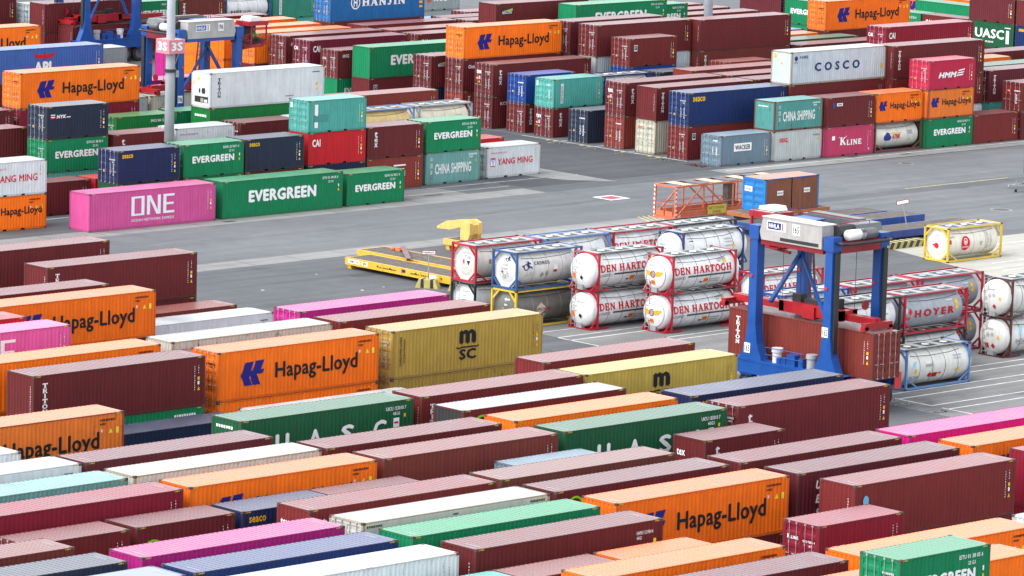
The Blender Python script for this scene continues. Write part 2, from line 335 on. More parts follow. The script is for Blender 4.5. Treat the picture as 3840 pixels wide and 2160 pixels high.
# ---------------------------------------------------------------- container geometry (shared meshes)
W_=2.438
LEN={'20':6.058,'40':12.192}; HGT={'20':2.591,'40':2.896}
def corr(a0,a1,pitch,d0,d1,fl=.25):
    n=max(1,round((a1-a0)/pitch)); p=(a1-a0)/n; out=[]
    for i in range(n):
        s=a0+i*p; out+=[(s,d0),(s+p*fl,d0),(s+p*.5,d1),(s+p*(.5+fl),d1)]
    out.append((a1,d0)); return out
CM={}
def cmesh(k,L,H):
    key=(k,L)
    if key in CM: return CM[key]
    m=MB(); mats=[PAINT]
    if k=='frame':
        mats=[PAINT,CAST]
        for x in (0,L-.15):
            for y in (0,W_-.15): m.box(x+.004,y+.004,.118,x+.146,y+.146,H-.118)
        for x in (0,L-.178):
            for y in (0,W_-.162):
                for z in (0,H-.118): m.box(x,y,z,x+.178,y+.162,z+.118,1)
        for y in (0.008,W_-.068): m.box(.178,y,H-.075,L-.178,y+.06,H-.012)
        pk=[(2.0,2.36),(3.7,4.06)] if L<7 else []
        xs=[.178]+[v for p in pk for v in p]+[L-.178]
        for y in (.008,W_-.068):
            for i in range(0,len(xs),2): m.box(xs[i],y,.02,xs[i+1],y+.06,.17)
            for a,b in pk: m.box(a,y,.135,b,y+.06,.17)
        for x in (.008,L-.128):
            m.box(x,.162,.01,x+.12,W_-.162,.16); m.box(x,.162,H-.11,x+.12,W_-.162,H-.012)
        m.box(.13,.07,.125,L-.13,W_-.07,.165,1)
    elif k=='side':
        pts=corr(.15,L-.15,.278,.014,.05)
        for (a,d),(b,e) in zip(pts,pts[1:]): m.face([(a,d,.17),(b,e,.17),(b,e,H-.075),(a,d,H-.075)])
        # lips closing the corrugation at the top and bottom rail
        for z in (.17,H-.075): m.face([(.15,.012,z),(L-.15,.012,z),(L-.15,.06,z),(.15,.06,z)])
    elif k=='sideflat':
        m.box(.15,.014,.17,L-.15,.05,H-.075)
        n=10
        for i in range(n+1):
            x=.2+(L-.4)*i/n; m.box(x-.012,.010,.18,x+.012,.016,H-.09)
        m.box(.15,.008,.17,L-.15,.02,.30); m.box(.15,.008,H-.16,L-.15,.02,H-.075)
    elif k=='end':
        pts=corr(.146,W_-.146,.268,.014,.055)
        for (a,d),(b,e) in zip(pts,pts[1:]): m.face([(d,b,.16),(d if 0 else e,b,H-.11),(d,a,H-.11),(d,a,.16)] if False else [(e,b,.16),(d,a,.16),(d,a,H-.11),(e,b,H-.11)])
    elif k=='roof':
        mats=[ROOF]
        pts=[(.16,0)]
        n=round((L-.32)/.30); p=(L-.32)/n
        for i in range(n):
            s=.16+i*p; pts+=[(s+p*.66,0),(s+p*.72,1),(s+p*.92,1),(s+p,0)]
        zt=H-.010
        for (a,d),(b,e) in zip(pts,pts[1:]): m.face([(a,.06,zt-d*.045),(b,.06,zt-e*.045),(b,W_-.06,zt-e*.045),(a,W_-.06,zt-d*.045)])
        m.box(.02,.15,H-.03,.30,W_-.15,H-.006); m.box(L-.30,.15,H-.03,L-.02,W_-.15,H-.006)
    elif k=='roofflat':
        mats=[ROOF]; m.box(.1,.04,H-.05,L-.1,W_-.04,H-.012)
        for i in range(1,6): x=L*i/6; m.box(x-.012,.06,H-.02,x+.012,W_-.06,H-.008)
    elif k=='door':
        # one leaf hinged at local y=0, width 1.06; outer face towards -x
        wd=W_/2-.15-.008; h0,h1=.17,H-.115
        m.box(.012,0,h0,.05,.07,h1); m.box(.012,wd-.07,h0,.05,wd,h1); m.box(.012,.07,h0,.05,wd-.07,h0+.08); m.box(.012,.07,h1-.08,.05,wd-.07,h1)
        pts=corr(h0+.08,h1-.08,.47 if L>7 else .6,.02,.05,.3)
        for (a,d),(b,e) in zip(pts,pts[1:]): m.face([(d,wd-.07,a),(e,wd-.07,b),(e,.07,b),(d,.07,a)])
        for z in (.35,.9,1.5,2.1): m.box(-.002,-.02,z,.02,.08,z+.07)
    elif k=='rod':
        mats=[GALV]; m.tube([(-.012,0,.06),(-.012,0,H-.05)],.017,6)
        for z in (.05,H-.12): m.box(-.04,-.05,z,.008,.05,z+.09)
        m.box(-.05,-.26,.95,-.012,.04,.99); m.box(-.03,-.03,1.45,.0,.03,1.6)
    elif k=='reefer':
        mats=[PAINT,DARK,GALV]
        m.box(.012,.146,.16,.05,W_-.146,H-.11)
        m.box(.004,.7,1.15,.03,1.1,1.62,1); m.box(.0,1.3,1.2,.02,1.5,1.55,1); m.box(.004,.3,.42,.02,W_-.42,.92,1)
        m.box(-.005,.9,.46,.03,1.25,.78,2); m.box(-.005,.4,.46,.03,.8,.7,0)
        for y in (.2,W_-.24): m.box(-.006,y,.3,.016,y+.04,H-.2,0)
        m.box(-.006,.2,1.02,.016,W_-.2,1.07,0); m.box(-.006,.2,1.75,.016,W_-.2,1.79,0); m.box(-.006,.2,.22,.016,W_-.2,.3,0)
        m.lathe([(0,.24),(.03,.24)],(-.008,.9,1.38),'x',14,1)
    CM[key]=m.mesh('container_'+k,mats); return CM[key]
def lerp(a,b,t): return tuple(x+(y-x)*t for x,y in zip(a,b))
COLR=dict(maroon=C(.118,.015,.017),redmaroon=C(.145,.017,.017),plum=C(.105,.014,.021),brickred=C(.19,.03,.022),brown=C(.15,.03,.024,.5),salmon=C(.15,.04,.03,.5),
crimson=C(.20,.008,.024),crimson2=C(.14,.008,.025),red=C(.50,.012,.02),rose=C(.48,.045,.12,.3),rose2=C(.46,.018,.06,.2),orange=C(.80,.150,.006,.12),orangeold=C(.62,.15,.022,1),
green=C(.003,.185,.072,.3),green2=C(.004,.15,.030,.3),dkgreen=C(.008,.085,.034,.4),turq=C(.075,.36,.31,.5),teal=C(.03,.21,.15,.6),tealold=C(.07,.25,.23,.9),grteal=C(.13,.29,.27,.9),
navy=C(.012,.020,.075,.2),navy2=C(.008,.018,.055,.2),navyg=C(.017,.026,.05,.3),navyb=C(.009,.026,.11,.2),royal=C(.006,.045,.24,.2),blue=C(.015,.13,.36,.4),medblue=C(.045,.11,.34,.3),
white=C(.60,.63,.65,.35),cream=C(.50,.51,.46,.8),cream2=C(.45,.44,.36,1.2),greyw=C(.42,.48,.52,.5),grey=C(.26,.30,.31,.5),grey2=C(.3,.32,.32,.5),ltgrey=C(.40,.43,.42,.2),slate=C(.13,.19,.24,.3),greyblue=C(.28,.33,.47,.4),
pink=C(.58,.085,.28,.3),magenta=C(.40,.014,.18,.2),magenta2=C(.62,.008,.2,.1),mustard=C(.36,.235,.045,.7),mustard2=C(.46,.33,.065,.3))
SKY_DUST=(.42,.40,.38)  # pale tone painted into roofs: sky light on top, besides settled dust
ROOF_SKY_MIX=dict(maroon=.12,redmaroon=.14,plum=.16,brickred=.16,salmon=.38,brown=.2,green=.10,dkgreen=.14,navy=.2,navyg=.2,navyb=.22,medblue=.2,blue=.25)  # per-colour share of that painted sky paleness
FRAMEC=dict(tealold=C(.13,.055,.04,.8),orangeold=C(.28,.06,.03,.9),greyw=C(.30,.26,.21,.9),cream=C(.32,.27,.20,.9),cream2=C(.34,.29,.21,1),mustard=C(.3,.19,.05,.6))
# ---- markings -------------------------------------------------------------
SPLIT={'warning_label','placard','number_plate','emblem','sign_plate','roof_code','hazard_stripe'}
def pr(parent,name,items,color,surf='side',L=6.058,H=2.591,lab=None):
    if len(items)>1 and name in SPLIT:
        for it in items: o=pr(parent,name,[it],color,surf,L,H)
        return o
    V=[];F=[]
    for g,u,v,wd,ht in items:
        n=len(V)
        for k,t in enumerate(g.f):
            n=len(V); d=.0010*((k//g.nf)%6) if getattr(g,'nf',0) else .0009*(k%7)
            for i in t:
                a=u+g.v[i][0]*wd; b=v+g.v[i][1]*ht
                if surf=='side': V.append((a,.008-d,b))
                elif surf=='end': V.append((.006-d,W_-a,b))
                elif surf=='rend': V.append((L-.006+d,a,b))
                elif surf=='roof': V.append((a,b,H-.002+d))
                else: V.append(surf(a,b,d))
            F.append(tuple(range(n,n+len(t))))
    me=bpy.data.meshes.new(name); me.from_pydata(V,[],F); me.materials.append(PRINT)
    o=obj(name,me,parent,color=color)
    return o
def box2(): return Geo().rect(0,0,1,1)
SQ=box2(); TRI3=Geo().poly([(0,0),(1,0),(.5,1)])
HLG=Geo().poly([(0,.42),(.20,.95),(.54,.97),(.43,.60),(.50,.60),(.64,.98),(1,1),(.86,.62),(1.0,.62),(.93,.44),(.68,.44),(.84,.0),(.52,.0),(.41,.36),(.36,.36),(.48,0),(.17,0)])
ONEG=Geo().rect(0,.0,.07,1).rect(.07,.9,.30,1).rect(.23,.1,.30,.9).rect(.07,0,.30,.1)
ONEG.rect(.36,0,.43,1).poly([(.43,1),(.45,1),(.61,.2),(.61,0),(.58,0),(.43,.75)]).rect(.61,0,.68,1)
ONEG.rect(.74,0,.81,1).rect(.81,.88,1,1).rect(.81,.44,.98,.56).rect(.81,0,1,.12)
def small_bars(n,seed,w=.5,h=.12,vertical=True):
    r=random.Random(seed); g=Geo()
    for i in range(n):
        if vertical: g.rect(r.uniform(0,.2),1-(i+.5)/n,1-r.uniform(0,.45),1-i/n)
        else: g.rect(i/n,r.uniform(0,.1),(i+.72)/n,1-r.uniform(0,.1))
    return g
VB1=small_bars(11,1);VB2=small_bars(4,2);HB1=small_bars(9,3,vertical=False);HB2=small_bars(4,4,vertical=False);HB5=small_bars(7,5,vertical=False)
WHITE=C(.78,.78,.78,0);BLACK=C(.012,.012,.014,0);YEL=C(.72,.42,.02,0);HLB=C(.012,.012,.17,0);REDP=C(.5,.01,.02,0)
T_=TXT
LG=dict(hl=T_('Hapag-Lloyd',.028),eg=T_('EVERGREEN',.055,0,1.0),one=T_('OCEAN NETWORK EXPRESS',.01),msc=T_('m',.05),sc=T_('SC',.05),
 seaco=T_('seaco',.035),cai=T_('CAI',.04),yang=T_('YANG MING',.015),www=T_('www.yangming.com'),cosco=T_('C O S C O',.045),csh=T_('CHINA SHIPPING',.03),
 oocl=T_('OOCL',.06),hmm=T_('HMM',.05,.25),uasc=T_('UASC',.035),uasc2=T_('www.uasc.net',.02),apl=T_('APL',.06),nyk=T_('NYK',.05,.25),line=T_('LINE'),
 glo=T_('GLOBAL',.03,.2),glob=T_('Global',.03),beacon=T_('BEACON',.02),ocg=T_('OCG',.04),jsk=T_('JSKC',.03),kcb=T_('KCBC',.02),yal=T_('YAL',.02),
 cmm=T_('CMM',.05),cma=T_('m',.06),wack=SERT('XX') if 0 else T_('WACKER',.02),hammu=T_('HAMU 121904 4',.02),g45=T_('45G1',.02),g22=T_('22 G1',.02),
 eit=T_('EITU 01 38 05 6',.02),emc=T_('EMCU 84 12 01 0',.02),egn=T_('EGHU 32 98 51 0',.02),kktu=T_('KKTU 798381 9',.02),uicu=T_('UICU 155010 7',.02),hln=T_('HAMU 230881 0',.02),
 ues=[T_(c,.05,.25) for c in 'UES'],us=[T_(c,.04) for c in 'UASC'],li=T_('LI',.02),tir=T_('TIR',.03),zh=None,bulk=None)
VTRI=VT('TRITON'); VTEX=VT('tex',False,.08,.03,.62); HTEX=T_('tex',.03); VDONG=VT('DONG FANG'.replace(' ',''),False,.1,.02,.9); VMED=VT('MEDITERRANEAN',False,.12,.03,.8); VSHIP=VT('SHIPPINGCO',False,.12,.03,.8)
HANJ=SERT('HANJIN'); MOLT=SERT('MOL'); KLN=SERT('LINE'); KK=SERT('K'); WAK=SERT('HE') if 0 else None
def cjk(chars):
    g=Geo()
    for i,c in enumerate(chars): g.add(T_(c,.012),0,-i*1.35,1,1)
    return g.norm()
ZH=cjk('中国海运'); ZHC=T_('中远集团',.012)
WAVE=Geo().poly([(0,.1),(.12,.0),(.25,.12),(.75,.12),(.88,.05),(1,.2),(1,.45),(.86,.3),(.74,.4),(.26,.4),(.12,.25),(0,.4)])
BIRD=Geo().poly([(0,1),(.42,.72),(.45,.9),(.5,1),(.55,.9),(.58,.72),(1,1),(.86,.3),(.58,.3),(.5,0),(.42,.3),(.14,.3)])
ARC=Geo().ring(.5,.5,.5,.12,14,.5,R(20),R(210)); 
def sgn(p,kind,u,v,s=.22,surf='side',**k):
    if kind=='t':
        pr(p,'warning_label',[(TRI3,u,v,s,s)],YEL,surf,**k)
    else: pr(p,'placard',[(SQ,u,v,s*.8,s)],YEL if kind=='y' else WHITE,surf,**k)
def serial(p,L,H,col=WHITE,yel=True,surf='side'):
    its=[(VB1,L-.78,H-2.0,.055,1.45),(VB2,L-.5,H-1.05,.055,.55)]
    pr(p,'serial_marks',its,col,surf,L=L,H=H)
    if yel: pr(p,'warning_label',[(SQ,L-.55,H-1.35,.16,.18),(TRI3,L-.56,H-1.95,.2,.22)],YEL,surf,L=L,H=H); pr(p,'placard',[(SQ,L-.54,H-1.62,.13,.2)],WHITE,surf,L=L,H=H)
def logo(p,key,L,H,end):
    big=L>7
    S_=lambda items,c,name='lettering',surf='side':pr(p,name,items,c,surf,L=L,H=H)
    if key in('HL','HLs'):
        if key=='HL':
            if big: S_([(HLG,1.68,.79,1.75,1.42)],HLB,'emblem'); S_([(LG['hl'],4.25,.76,6.3,1.2)],BLACK)
            else: S_([(HLG,.36,1.06,1.06,.84)],HLB,'emblem'); S_([(LG['hl'],1.8,1.02,3.83,.74)],BLACK)
        S_([(HB1,L-1.6,H-.42,1.05,.13),(HB2,L-1.6,H-.62,.4,.11)],C(.09,.02,.01,0),'serial_marks')
        S_([(TRI3,L-1.02,H-1.08,.26,.26),(SQ,L-.55,H-1.12,.2,.32)],C(.75,.62,.05,0),'warning_label'); S_([(SQ,L-1.55,H-1.0,.13,.16)],C(.6,.55,.6,0),'placard')
    elif key=='EG':
        if big: S_([(LG['eg'],2.6,1.12,6.85,.95)],WHITE)
        else: S_([(LG['eg'],.88,1.1,4.2,.56)],WHITE)
        S_([(LG['eit'] if p.get('n',0)%2 else LG['egn'],L-2.1,H-.48,1.6,.19),(LG['g22'],L-1.5,H-.78,.5,.17),(SQ,L-.5,H-1.15,.1,.22)],WHITE,'serial_marks'); S_([(SQ,L-.52,H-1.5,.13,.2)],YEL,'warning_label')
    elif key=='EGt': S_([(LG['emc'],L-2.5,H-.6,1.9,.22)],WHITE,'serial_marks')
    elif key=='EGs': S_([(HB1,L-2.2,H-.5,1.6,.18)],WHITE,'serial_marks')
    elif key=='EGe': S_([(HB5,.5,H-.75,1.5,.22)],WHITE,'serial_marks','end')
    elif key=='ONE':
        S_([(ONEG,4.0,.95,4.15,1.46),(LG['one'],4.0,.5,4.15,.2)],C(.72,.74,.76,0)); serial(p,L,H)
    elif key=='ONEd':
        S_([(ONEG,4.0,.95,4.15,1.46)],C(.72,.74,.76,0)); S_([(ONEG,.35,1.55,.85,.4)],WHITE,'lettering','end'); serial(p,L,H)
    elif key=='MSC':
        S_([(LG['msc'],5.35,1.62,1.35,.85),(WAVE,5.1,1.34,1.85,.34),(LG['sc'],5.35,.68,1.4,.64)],BLACK,'emblem')
        S_([(VMED,.62,.75,.13,1.75),(VSHIP,.9,.9,.12,1.45)],BLACK); serial(p,L,H,BLACK)
    elif key=='TRI': S_([(VTRI,.62 if big else .5,.72,.36,1.72 if big else 1.45)],WHITE); serial(p,L,H)
    elif key=='TRIb':
        S_([(VTRI,.75,.85,.36,1.6)],BLACK); S_([(HB1,L-1.3,H-.5,.8,.1)],BLACK,'serial_marks'); S_([(TRI3,L-.95,.95,.24,.24),(SQ,L-.95,1.3,.24,.26)],YEL,'warning_label'); S_([(HB1,L-4.2,.55,.9,.1)],REDP,'serial_marks')
        S_([(SQ,.75,2.2,.3,.24),(SQ,.25,1.75,.16,.4),(TRI3,.8,.2,.25,.22),(SQ,1.15,.2,.22,.22)],YEL,'warning_label','end')
    elif key in('tex','texd'):
        S_([(VTEX,.75,1.05 if big else .95,.36,1.35 if big else 1.25)],WHITE); serial(p,L,H)
        if end=='D' or key=='texd': S_([(HTEX,.28,H-.95,.62,.36)],WHITE,'lettering','end'); S_([(SQ,.55,H-1.45,.22,.3)],C(.6,.3,.5,0),'placard','end'); S_([(SQ,.25,H-1.45,.26,.16),(TRI3,.52,H-1.75,.2,.2)],YEL,'warning_label','end')
        else: S_([(HTEX,.30,H-1.05,.62,.36)],WHITE,'lettering','end')
    elif key in('SEA','SEAs','SEAl'):
        if key=='SEAl': S_([(LG['seaco'],.5,H-.78,1.5,.42)],YEL)
        else: S_([(LG['seaco'],.5,H-.78,1.5,.42) if big else (LG['seaco'],.42,H-.6,1.06,.29)],YEL)
        serial(p,L,H)
    elif key=='NYK': S_([(LG['nyk'],.95,H-.95,.95,.28),(HB2,1.95,H-.93,.4,.1)],WHITE); S_([(SQ,.4,H-.97,.42,.11),(SQ,.4,H-.8,.42,.1)],REDP,'emblem'); S_([(SQ,.4,H-.875,.42,.07),(SQ,.4,H-.70,.42,.07)],WHITE,'emblem'); serial(p,L,H)
    elif key=='CAI': 
        S_([(LG['cai'],.42,H-1.12,.85,.6)],WHITE); serial(p,L,H)
        if end=='D': S_([(LG['cai'],.2,H-1.0,.55,.36)],WHITE,'lettering','end')
    elif key in('YM','YMu','YMl'):
        if key=='YM':
            S_([(LG['yang'],1.25,1.06,3.95,.54)],C(.55,.01,.03,0)); S_([(SQ,.42,.95,.56,.72)],C(.55,.01,.03,0),'emblem'); S_([(Geo().poly([(0,1),(.25,1),(.5,.6),(.75,1),(1,1),(.62,.42),(.62,0),(.38,0),(.38,.42)]),.47,1.02,.46,.56)],C(.25,.3,.7,0),'emblem',lambda a,b,d:(a,-.004-d,b))
            S_([(SQ,.46,1.02,.48,.5)],WHITE,'emblem',lambda a,b,d:(a,.001-d,b))
        if key in('YM','YMu'): S_([(LG['www'],.42,H-.62,1.85 if not big else 2.6,.2)],C(.5,.05,.08,0))
        if key=='YMl': S_([(SQ,.9,1.3,.45,.6)],C(.55,.2,.25,0),'emblem')
        S_([(VB2,L-.62,H-.9,.06,.55),(VB1,L-.4,H-1.6,.04,1.2)],C(.15,.18,.22,0),'serial_marks'); S_([(SQ,L-.64,H-1.15,.11,.18)],YEL,'warning_label')
    elif key=='COSCO':
        S_([(LG['cosco'],3.0,1.07,5.8,.78),(ZHC,1.05,H-.62,1.05,.27),(Geo().disc(.5,.55,.42,14).rect(.46,.0,.54,1),.35,H-.85,.5,.5),(HB5,.35,H-.98,.5,.08)],C(.012,.035,.16,0)); S_([(TRI3,L-1.6,H-.75,.24,.26),(SQ,L-.7,H-1.95,.3,.4)],YEL,'warning_label'); S_([(SQ,.25,H-.6,.3,.36),(TRI3,1.1,H-1.15,.26,.26)],YEL,'warning_label','end')
    elif key in('CSH','CSHg'):
        S_([(LG['csh'],1.05,.82,4.0,.85)],C(.7,.74,.72,0)); S_([(ZH,.5,.3,.28,1.95)],C(.6,.68,.66,0)); S_([(HB5,L-1.3,H-.4,.95,.14),(HB2,L-1.2,H-.6,.4,.13)],C(.6,.68,.66,0),'serial_marks')
        if key=='CSH': S_([(HB5,.5,H-.55,1.2,.14)],C(.6,.68,.66,0),'serial_marks','end')
        S_([(SQ,L-.55,H-.95,.13,.18)],YEL,'warning_label')
    elif key in('OOCL','OOCLs'):
        if key=='OOCL': S_([(LG['oocl'],.8,1.0,1.9,.6)],C(.6,.01,.02,0))
        else: S_([(LG['oocl'],.72,H-.98,1.1,.38)],C(.6,.01,.02,0))
        S_([(HB5,L-1.1,H-.6,.8,.13)],C(.2,.2,.2,0),'serial_marks'); S_([(SQ,L-.5,H-1.0,.13,.2)],YEL,'warning_label')
    elif key=='OOCLd': S_([(LG['oocl'],.25,H-.8,.75,.26)],C(.55,.14,.05,0),'lettering','end'); S_([(HB5,1.35,H-.72,.7,.12)],C(.2,.2,.2,0),'serial_marks','end')
    elif key=='KL': S_([(KK,1.75,.95,.75,.72),(KLN,2.6,.92,1.9,.5),(SQ,1.6,1.6,.07,.1),(SQ,2.5,1.65,.07,.1)],WHITE); S_([(SQ,.72,1.45,.38,.36)],WHITE,'emblem'); S_([(LG['tir'],L-.75,.35,.25,.2)],WHITE); serial(p,L,H,yel=False)
    elif key=='KLd': S_([(KK,.3,H-.9,.2,.22),(KLN,.55,H-.9,.5,.16),(LG['kktu'],1.35,H-.95,.8,.12),(LG['g45'],1.75,H-1.15,.26,.11),(VB1,1.4,.55,.28,.5)],WHITE,'lettering','end'); S_([(KK,.9,.7,1.0,.8),(KLN,2.2,.7,2.4,.6)],WHITE); serial(p,L,H,yel=False)
    elif key=='HMM':
        S_([(LG['hmm'],1.2,1.0,2.4,.52)],WHITE); S_([(Geo().poly([(0,0),(.9,.1),(1,.26),(.1,.16)]).poly([(.12,.3),(1,.4),(1.1,.56),(.2,.46)]).poly([(.22,.6),(1.1,.72),(1.2,.9),(.3,.76)]),3.55,1.08,.95,.72)],WHITE,'emblem'); serial(p,L,H)
    elif key=='HMMs': S_([(SQ,1.2,H-.78,.72,.26)],WHITE,'placard'); S_([(LG['hmm'],1.3,H-.72,.5,.14)],C(.05,.1,.3,0),'lettering',lambda a,b,d:(a,-.002-d,b)); S_([(SQ,.7,H-.95,.28,.5)],C(.03,.06,.2,0),'emblem'); serial(p,L,H)
    elif key=='WACK': S_([(SQ,1.55,1.18,2.15,.68)],WHITE,'sign_plate'); S_([(T_('WACKER',.03),1.7,1.3,1.85,.42)],BLACK,'lettering',lambda a,b,d:(a,-.002-d,b)); serial(p,L,H); S_([(HB5,1.4,H-.52,.6,.12),(VB1,1.35,1.0,.22,.6),(VB1,1.75,.9,.28,.65)],WHITE,'serial_marks','end')
    elif key=='UASC': S_([(LG['uasc'],.9,.95,3.9,.95),(LG['uasc2'],2.1,.5,1.3,.22)],WHITE); S_([(SQ,L-1.0,.55,.4,1.35)],WHITE,'placard'); S_([(HB5,L-1.2,H-.5,.8,.13)],WHITE,'serial_marks')
    elif key=='UASCv':
        S_([(g,2.4+i*2.3,.95,.95,1.0) for i,g in enumerate(LG['us'])]+[(LG['uicu'],L-2.0,H-.52,1.45,.2),(LG['g45'],L-1.5,H-.8,.5,.18)],WHITE); S_([(SQ,L-1.45,H-1.95,.42,1.0)],WHITE,'placard'); S_([(SQ,L-1.4,H-1.25,.3,.1),(SQ,L-1.4,H-1.55,.3,.1)],REDP,'placard',lambda a,b,d:(a,-.002-d,b)); S_([(HB5,.4,H-.55,1.4,.17)],WHITE,'serial_marks','end'); S_([(SQ,L-.7,H-.95,.14,.2)],YEL,'warning_label')
    elif key=='APL': S_([(BIRD,4.7,1.85,2.4,.6)],REDP,'emblem'); S_([(LG['apl'],4.8,.75,2.2,1.0)],WHITE); serial(p,L,H)
    elif key=='HANJ': S_([(HANJ,4.05,1.35,5.6,.86)],WHITE); S_([(Geo().ring(.5,.5,.5,.1,24).rect(.3,.2,.4,.8).rect(.6,.2,.7,.8).rect(.4,.44,.6,.56),2.6,1.1,1.2,1.35)],WHITE,'emblem'); S_([(TRI3,L-.6,H-1.1,.24,.26),(SQ,L-.7,H-1.55,.42,.25),(SQ,L-.7,H-1.95,.42,.2)],YEL,'warning_label'); S_([(SQ,.2,H-.75,.6,.3)],YEL,'placard','end')
    elif key=='MOL': S_([(MOLT,2.3,.95,1.9,.62)],WHITE); S_([(Geo().disc(.5,.5,.5,16),1.35,.85,.7,.8)],C(.5,.1,.08,0),'emblem')
    elif key=='DONG': S_([(SQ,.85,.42,.34,1.75)],WHITE,'sign_plate'); S_([(VDONG,.92,.5,.2,1.45)],C(.1,.14,.16,0),'lettering',lambda a,b,d:(a,-.002-d,b)); serial(p,L,H); S_([(SQ,.18,H-.7,.3,.42),(HB5,1.4,H-.6,.6,.12),(VB1,1.75,.8,.2,.8)],C(.6,.72,.7,0),'serial_marks','end')
    elif key=='DONGp': S_([(SQ,.6,1.35,.36,.9),(SQ,.6,.4,.36,.45)],WHITE,'sign_plate'); S_([(Geo().rect(0,0,1,1),.55,.85,1.5,.6)],C(.06,.24,.22,.5),'paint_patch'); serial(p,L,H); S_([(SQ,.18,H-.7,.3,.42)],WHITE,'placard','end')
    elif key=='CMA': S_([(LG['cma'],3.4,.95,.75,.72),(SQ,2.9,1.85,1.3,.12)],WHITE); serial(p,L,H)
    elif key=='CMM': S_([(LG['cmm'],6.5,.85,3.4,.95),(SQ,6.5,1.95,3.4,.12)],WHITE); serial(p,L,H)
    elif key=='GLO': S_([(ARC,.8,1.6,1.1,.95)],C(.2,.6,.02,0),'emblem'); S_([(LG['glo'],.95,1.5,1.4,.4)],WHITE)
    elif key=='GLOB': S_([(ARC,.45,1.15,1.1,.75)],C(.2,.6,.02,0),'emblem'); S_([(LG['glo'],.6,.95,1.05,.34)],WHITE); S_([(VB1,.15,.4,.05,1.4)],WHITE,'serial_marks','end'); serial(p,L,H,yel=False)
    elif key=='GLs': S_([(LG['glob'],.6,H-.85,1.1,.32)],WHITE)
    elif key=='BEA': S_([(SQ,.7,H-1.05,1.5,.6)],C(.03,.03,.03,0),'sign_plate'); S_([(Geo().poly([(.1,.55),(1,1),(1,.55)]),.75,H-1.0,1.4,.5)],C(.45,.5,.08,0),'emblem',lambda a,b,d:(a,-.002-d,b)); S_([(LG['beacon'],.85,H-1.0,1.2,.26)],WHITE,'lettering',lambda a,b,d:(a,-.004-d,b)); serial(p,L,H)
    elif key=='OCG': S_([(LG['ocg'],.6,H-.7,.8,.3)],WHITE); S_([(LG['ocg'],.3,H-.95,.5,.2)],WHITE,'lettering','end')
    elif key=='JSK': S_([(LG['jsk'],.6,H-.95,1.0,.3)],WHITE)
    elif key=='KCB': S_([(LG['kcb'],1.0,H-.8,1.3,.28)],WHITE)
    elif key=='FLO': S_([(SQ,.55,H-1.15,.42,.55)],WHITE,'sign_plate'); S_([(SQ,.59,H-1.05,.34,.40)],C(.02,.035,.14,0),'emblem',lambda a,b,d:(a,-.002-d,b)); S_([(Geo().poly([(.1,.1),(.35,.8),(.95,.95),(.5,.65),(.8,.6),(.4,.45)]),.62,H-1.0,.28,.3)],C(.7,.75,.2,0),'emblem',lambda a,b,d:(a,-.004-d,b)); serial(p,L,H)
    elif key=='YAL': S_([(SQ,.55,H-1.0,.38,.32)],REDP,'sign_plate','end'); S_([(LG['yal'],.6,H-.9,.28,.13)],WHITE,'lettering',lambda a,b,d:(-.002-d,W_-a,b)); S_([(HB5,1.4,H-.85,.7,.12),(VB1,1.5,.6,.3,.9)],WHITE,'serial_marks','end')
    elif key=='UES': S_([(g,1.3,H-.95-i*.72,.42,.46) for i,g in enumerate(LG['ues'])],WHITE)
    elif key=='DOT': S_([(Geo().disc(.5,.5,.5,18),.62,H-1.15,.42,.55)],C(.12,.42,.62,0),'sticker'); serial(p,L,H); S_([(VB1,1.95,H-2.2,.06,1.5)],WHITE,'serial_marks','end')
    elif key=='CIRC': S_([(Geo().disc(.5,.5,.5,20),6.2,H-1.75,.62,.8)],WHITE,'emblem'); S_([(Geo().poly([(.1,.1),(.9,.1),(.6,.3),(.55,.95),(.45,.95),(.35,.3)]),6.3,H-1.65,.42,.6)],C(.02,.15,.3,0),'emblem',lambda a,b,d:(a,-.002-d,b)); serial(p,L,H,yel=False)
    elif key=='WAV': S_([(Geo().poly([(0,0),(.3,.7),(.8,.9),(1,1),(.75,.55),(.4,.4)]),4.6,1.55,1.4,.55)],C(.6,.66,.68,0),'emblem')
    elif key=='HAM': S_([(LG['hammu'],L-1.75,H-.62,1.1,.18),(LG['g45'],L-1.75,H-.86,.34,.16),(SQ,L-1.72,H-1.3,.1,.16)],WHITE,'serial_marks'); S_([(TRI3,L-1.15,H-1.3,.22,.26),(SQ,L-.62,H-1.25,.18,.36)],C(.75,.62,.05,0),'warning_label'); S_([(VB1,1.95,H-2.4,.06,1.7)],WHITE,'serial_marks','end')
    elif key=='HAZ': S_([(HB1,.25,H-.30,1.0,.12),(HB1,L-1.3,H-.30,1.0,.12),(HB2,L/2-.3,H-.30,.35,.1)],C(.05,.045,.01,0),'hazard_stripe')
    elif key=='SLS': serial(p,L,H,yel=False)
    elif key=='S': serial(p,L,H)
    elif key=='Sh': S_([(HB5,L-1.6,H-.4,.8,.14)],WHITE,'serial_marks')
    elif key=='Sb': S_([(HB1,L-1.1,H-.5,.6,.1),(HB2,L-1.0,H-.66,.3,.09)],C(.1,.11,.13,0),'serial_marks')
    elif key=='Sw': S_([(VB1,L-.6,H-2.1,.06,1.5),(VB2,L-1.0,H-.9,.06,.55)],C(.2,.22,.25,0),'serial_marks'); S_([(TRI3,L-1.1,H-1.4,.22,.3)],YEL,'warning_label')
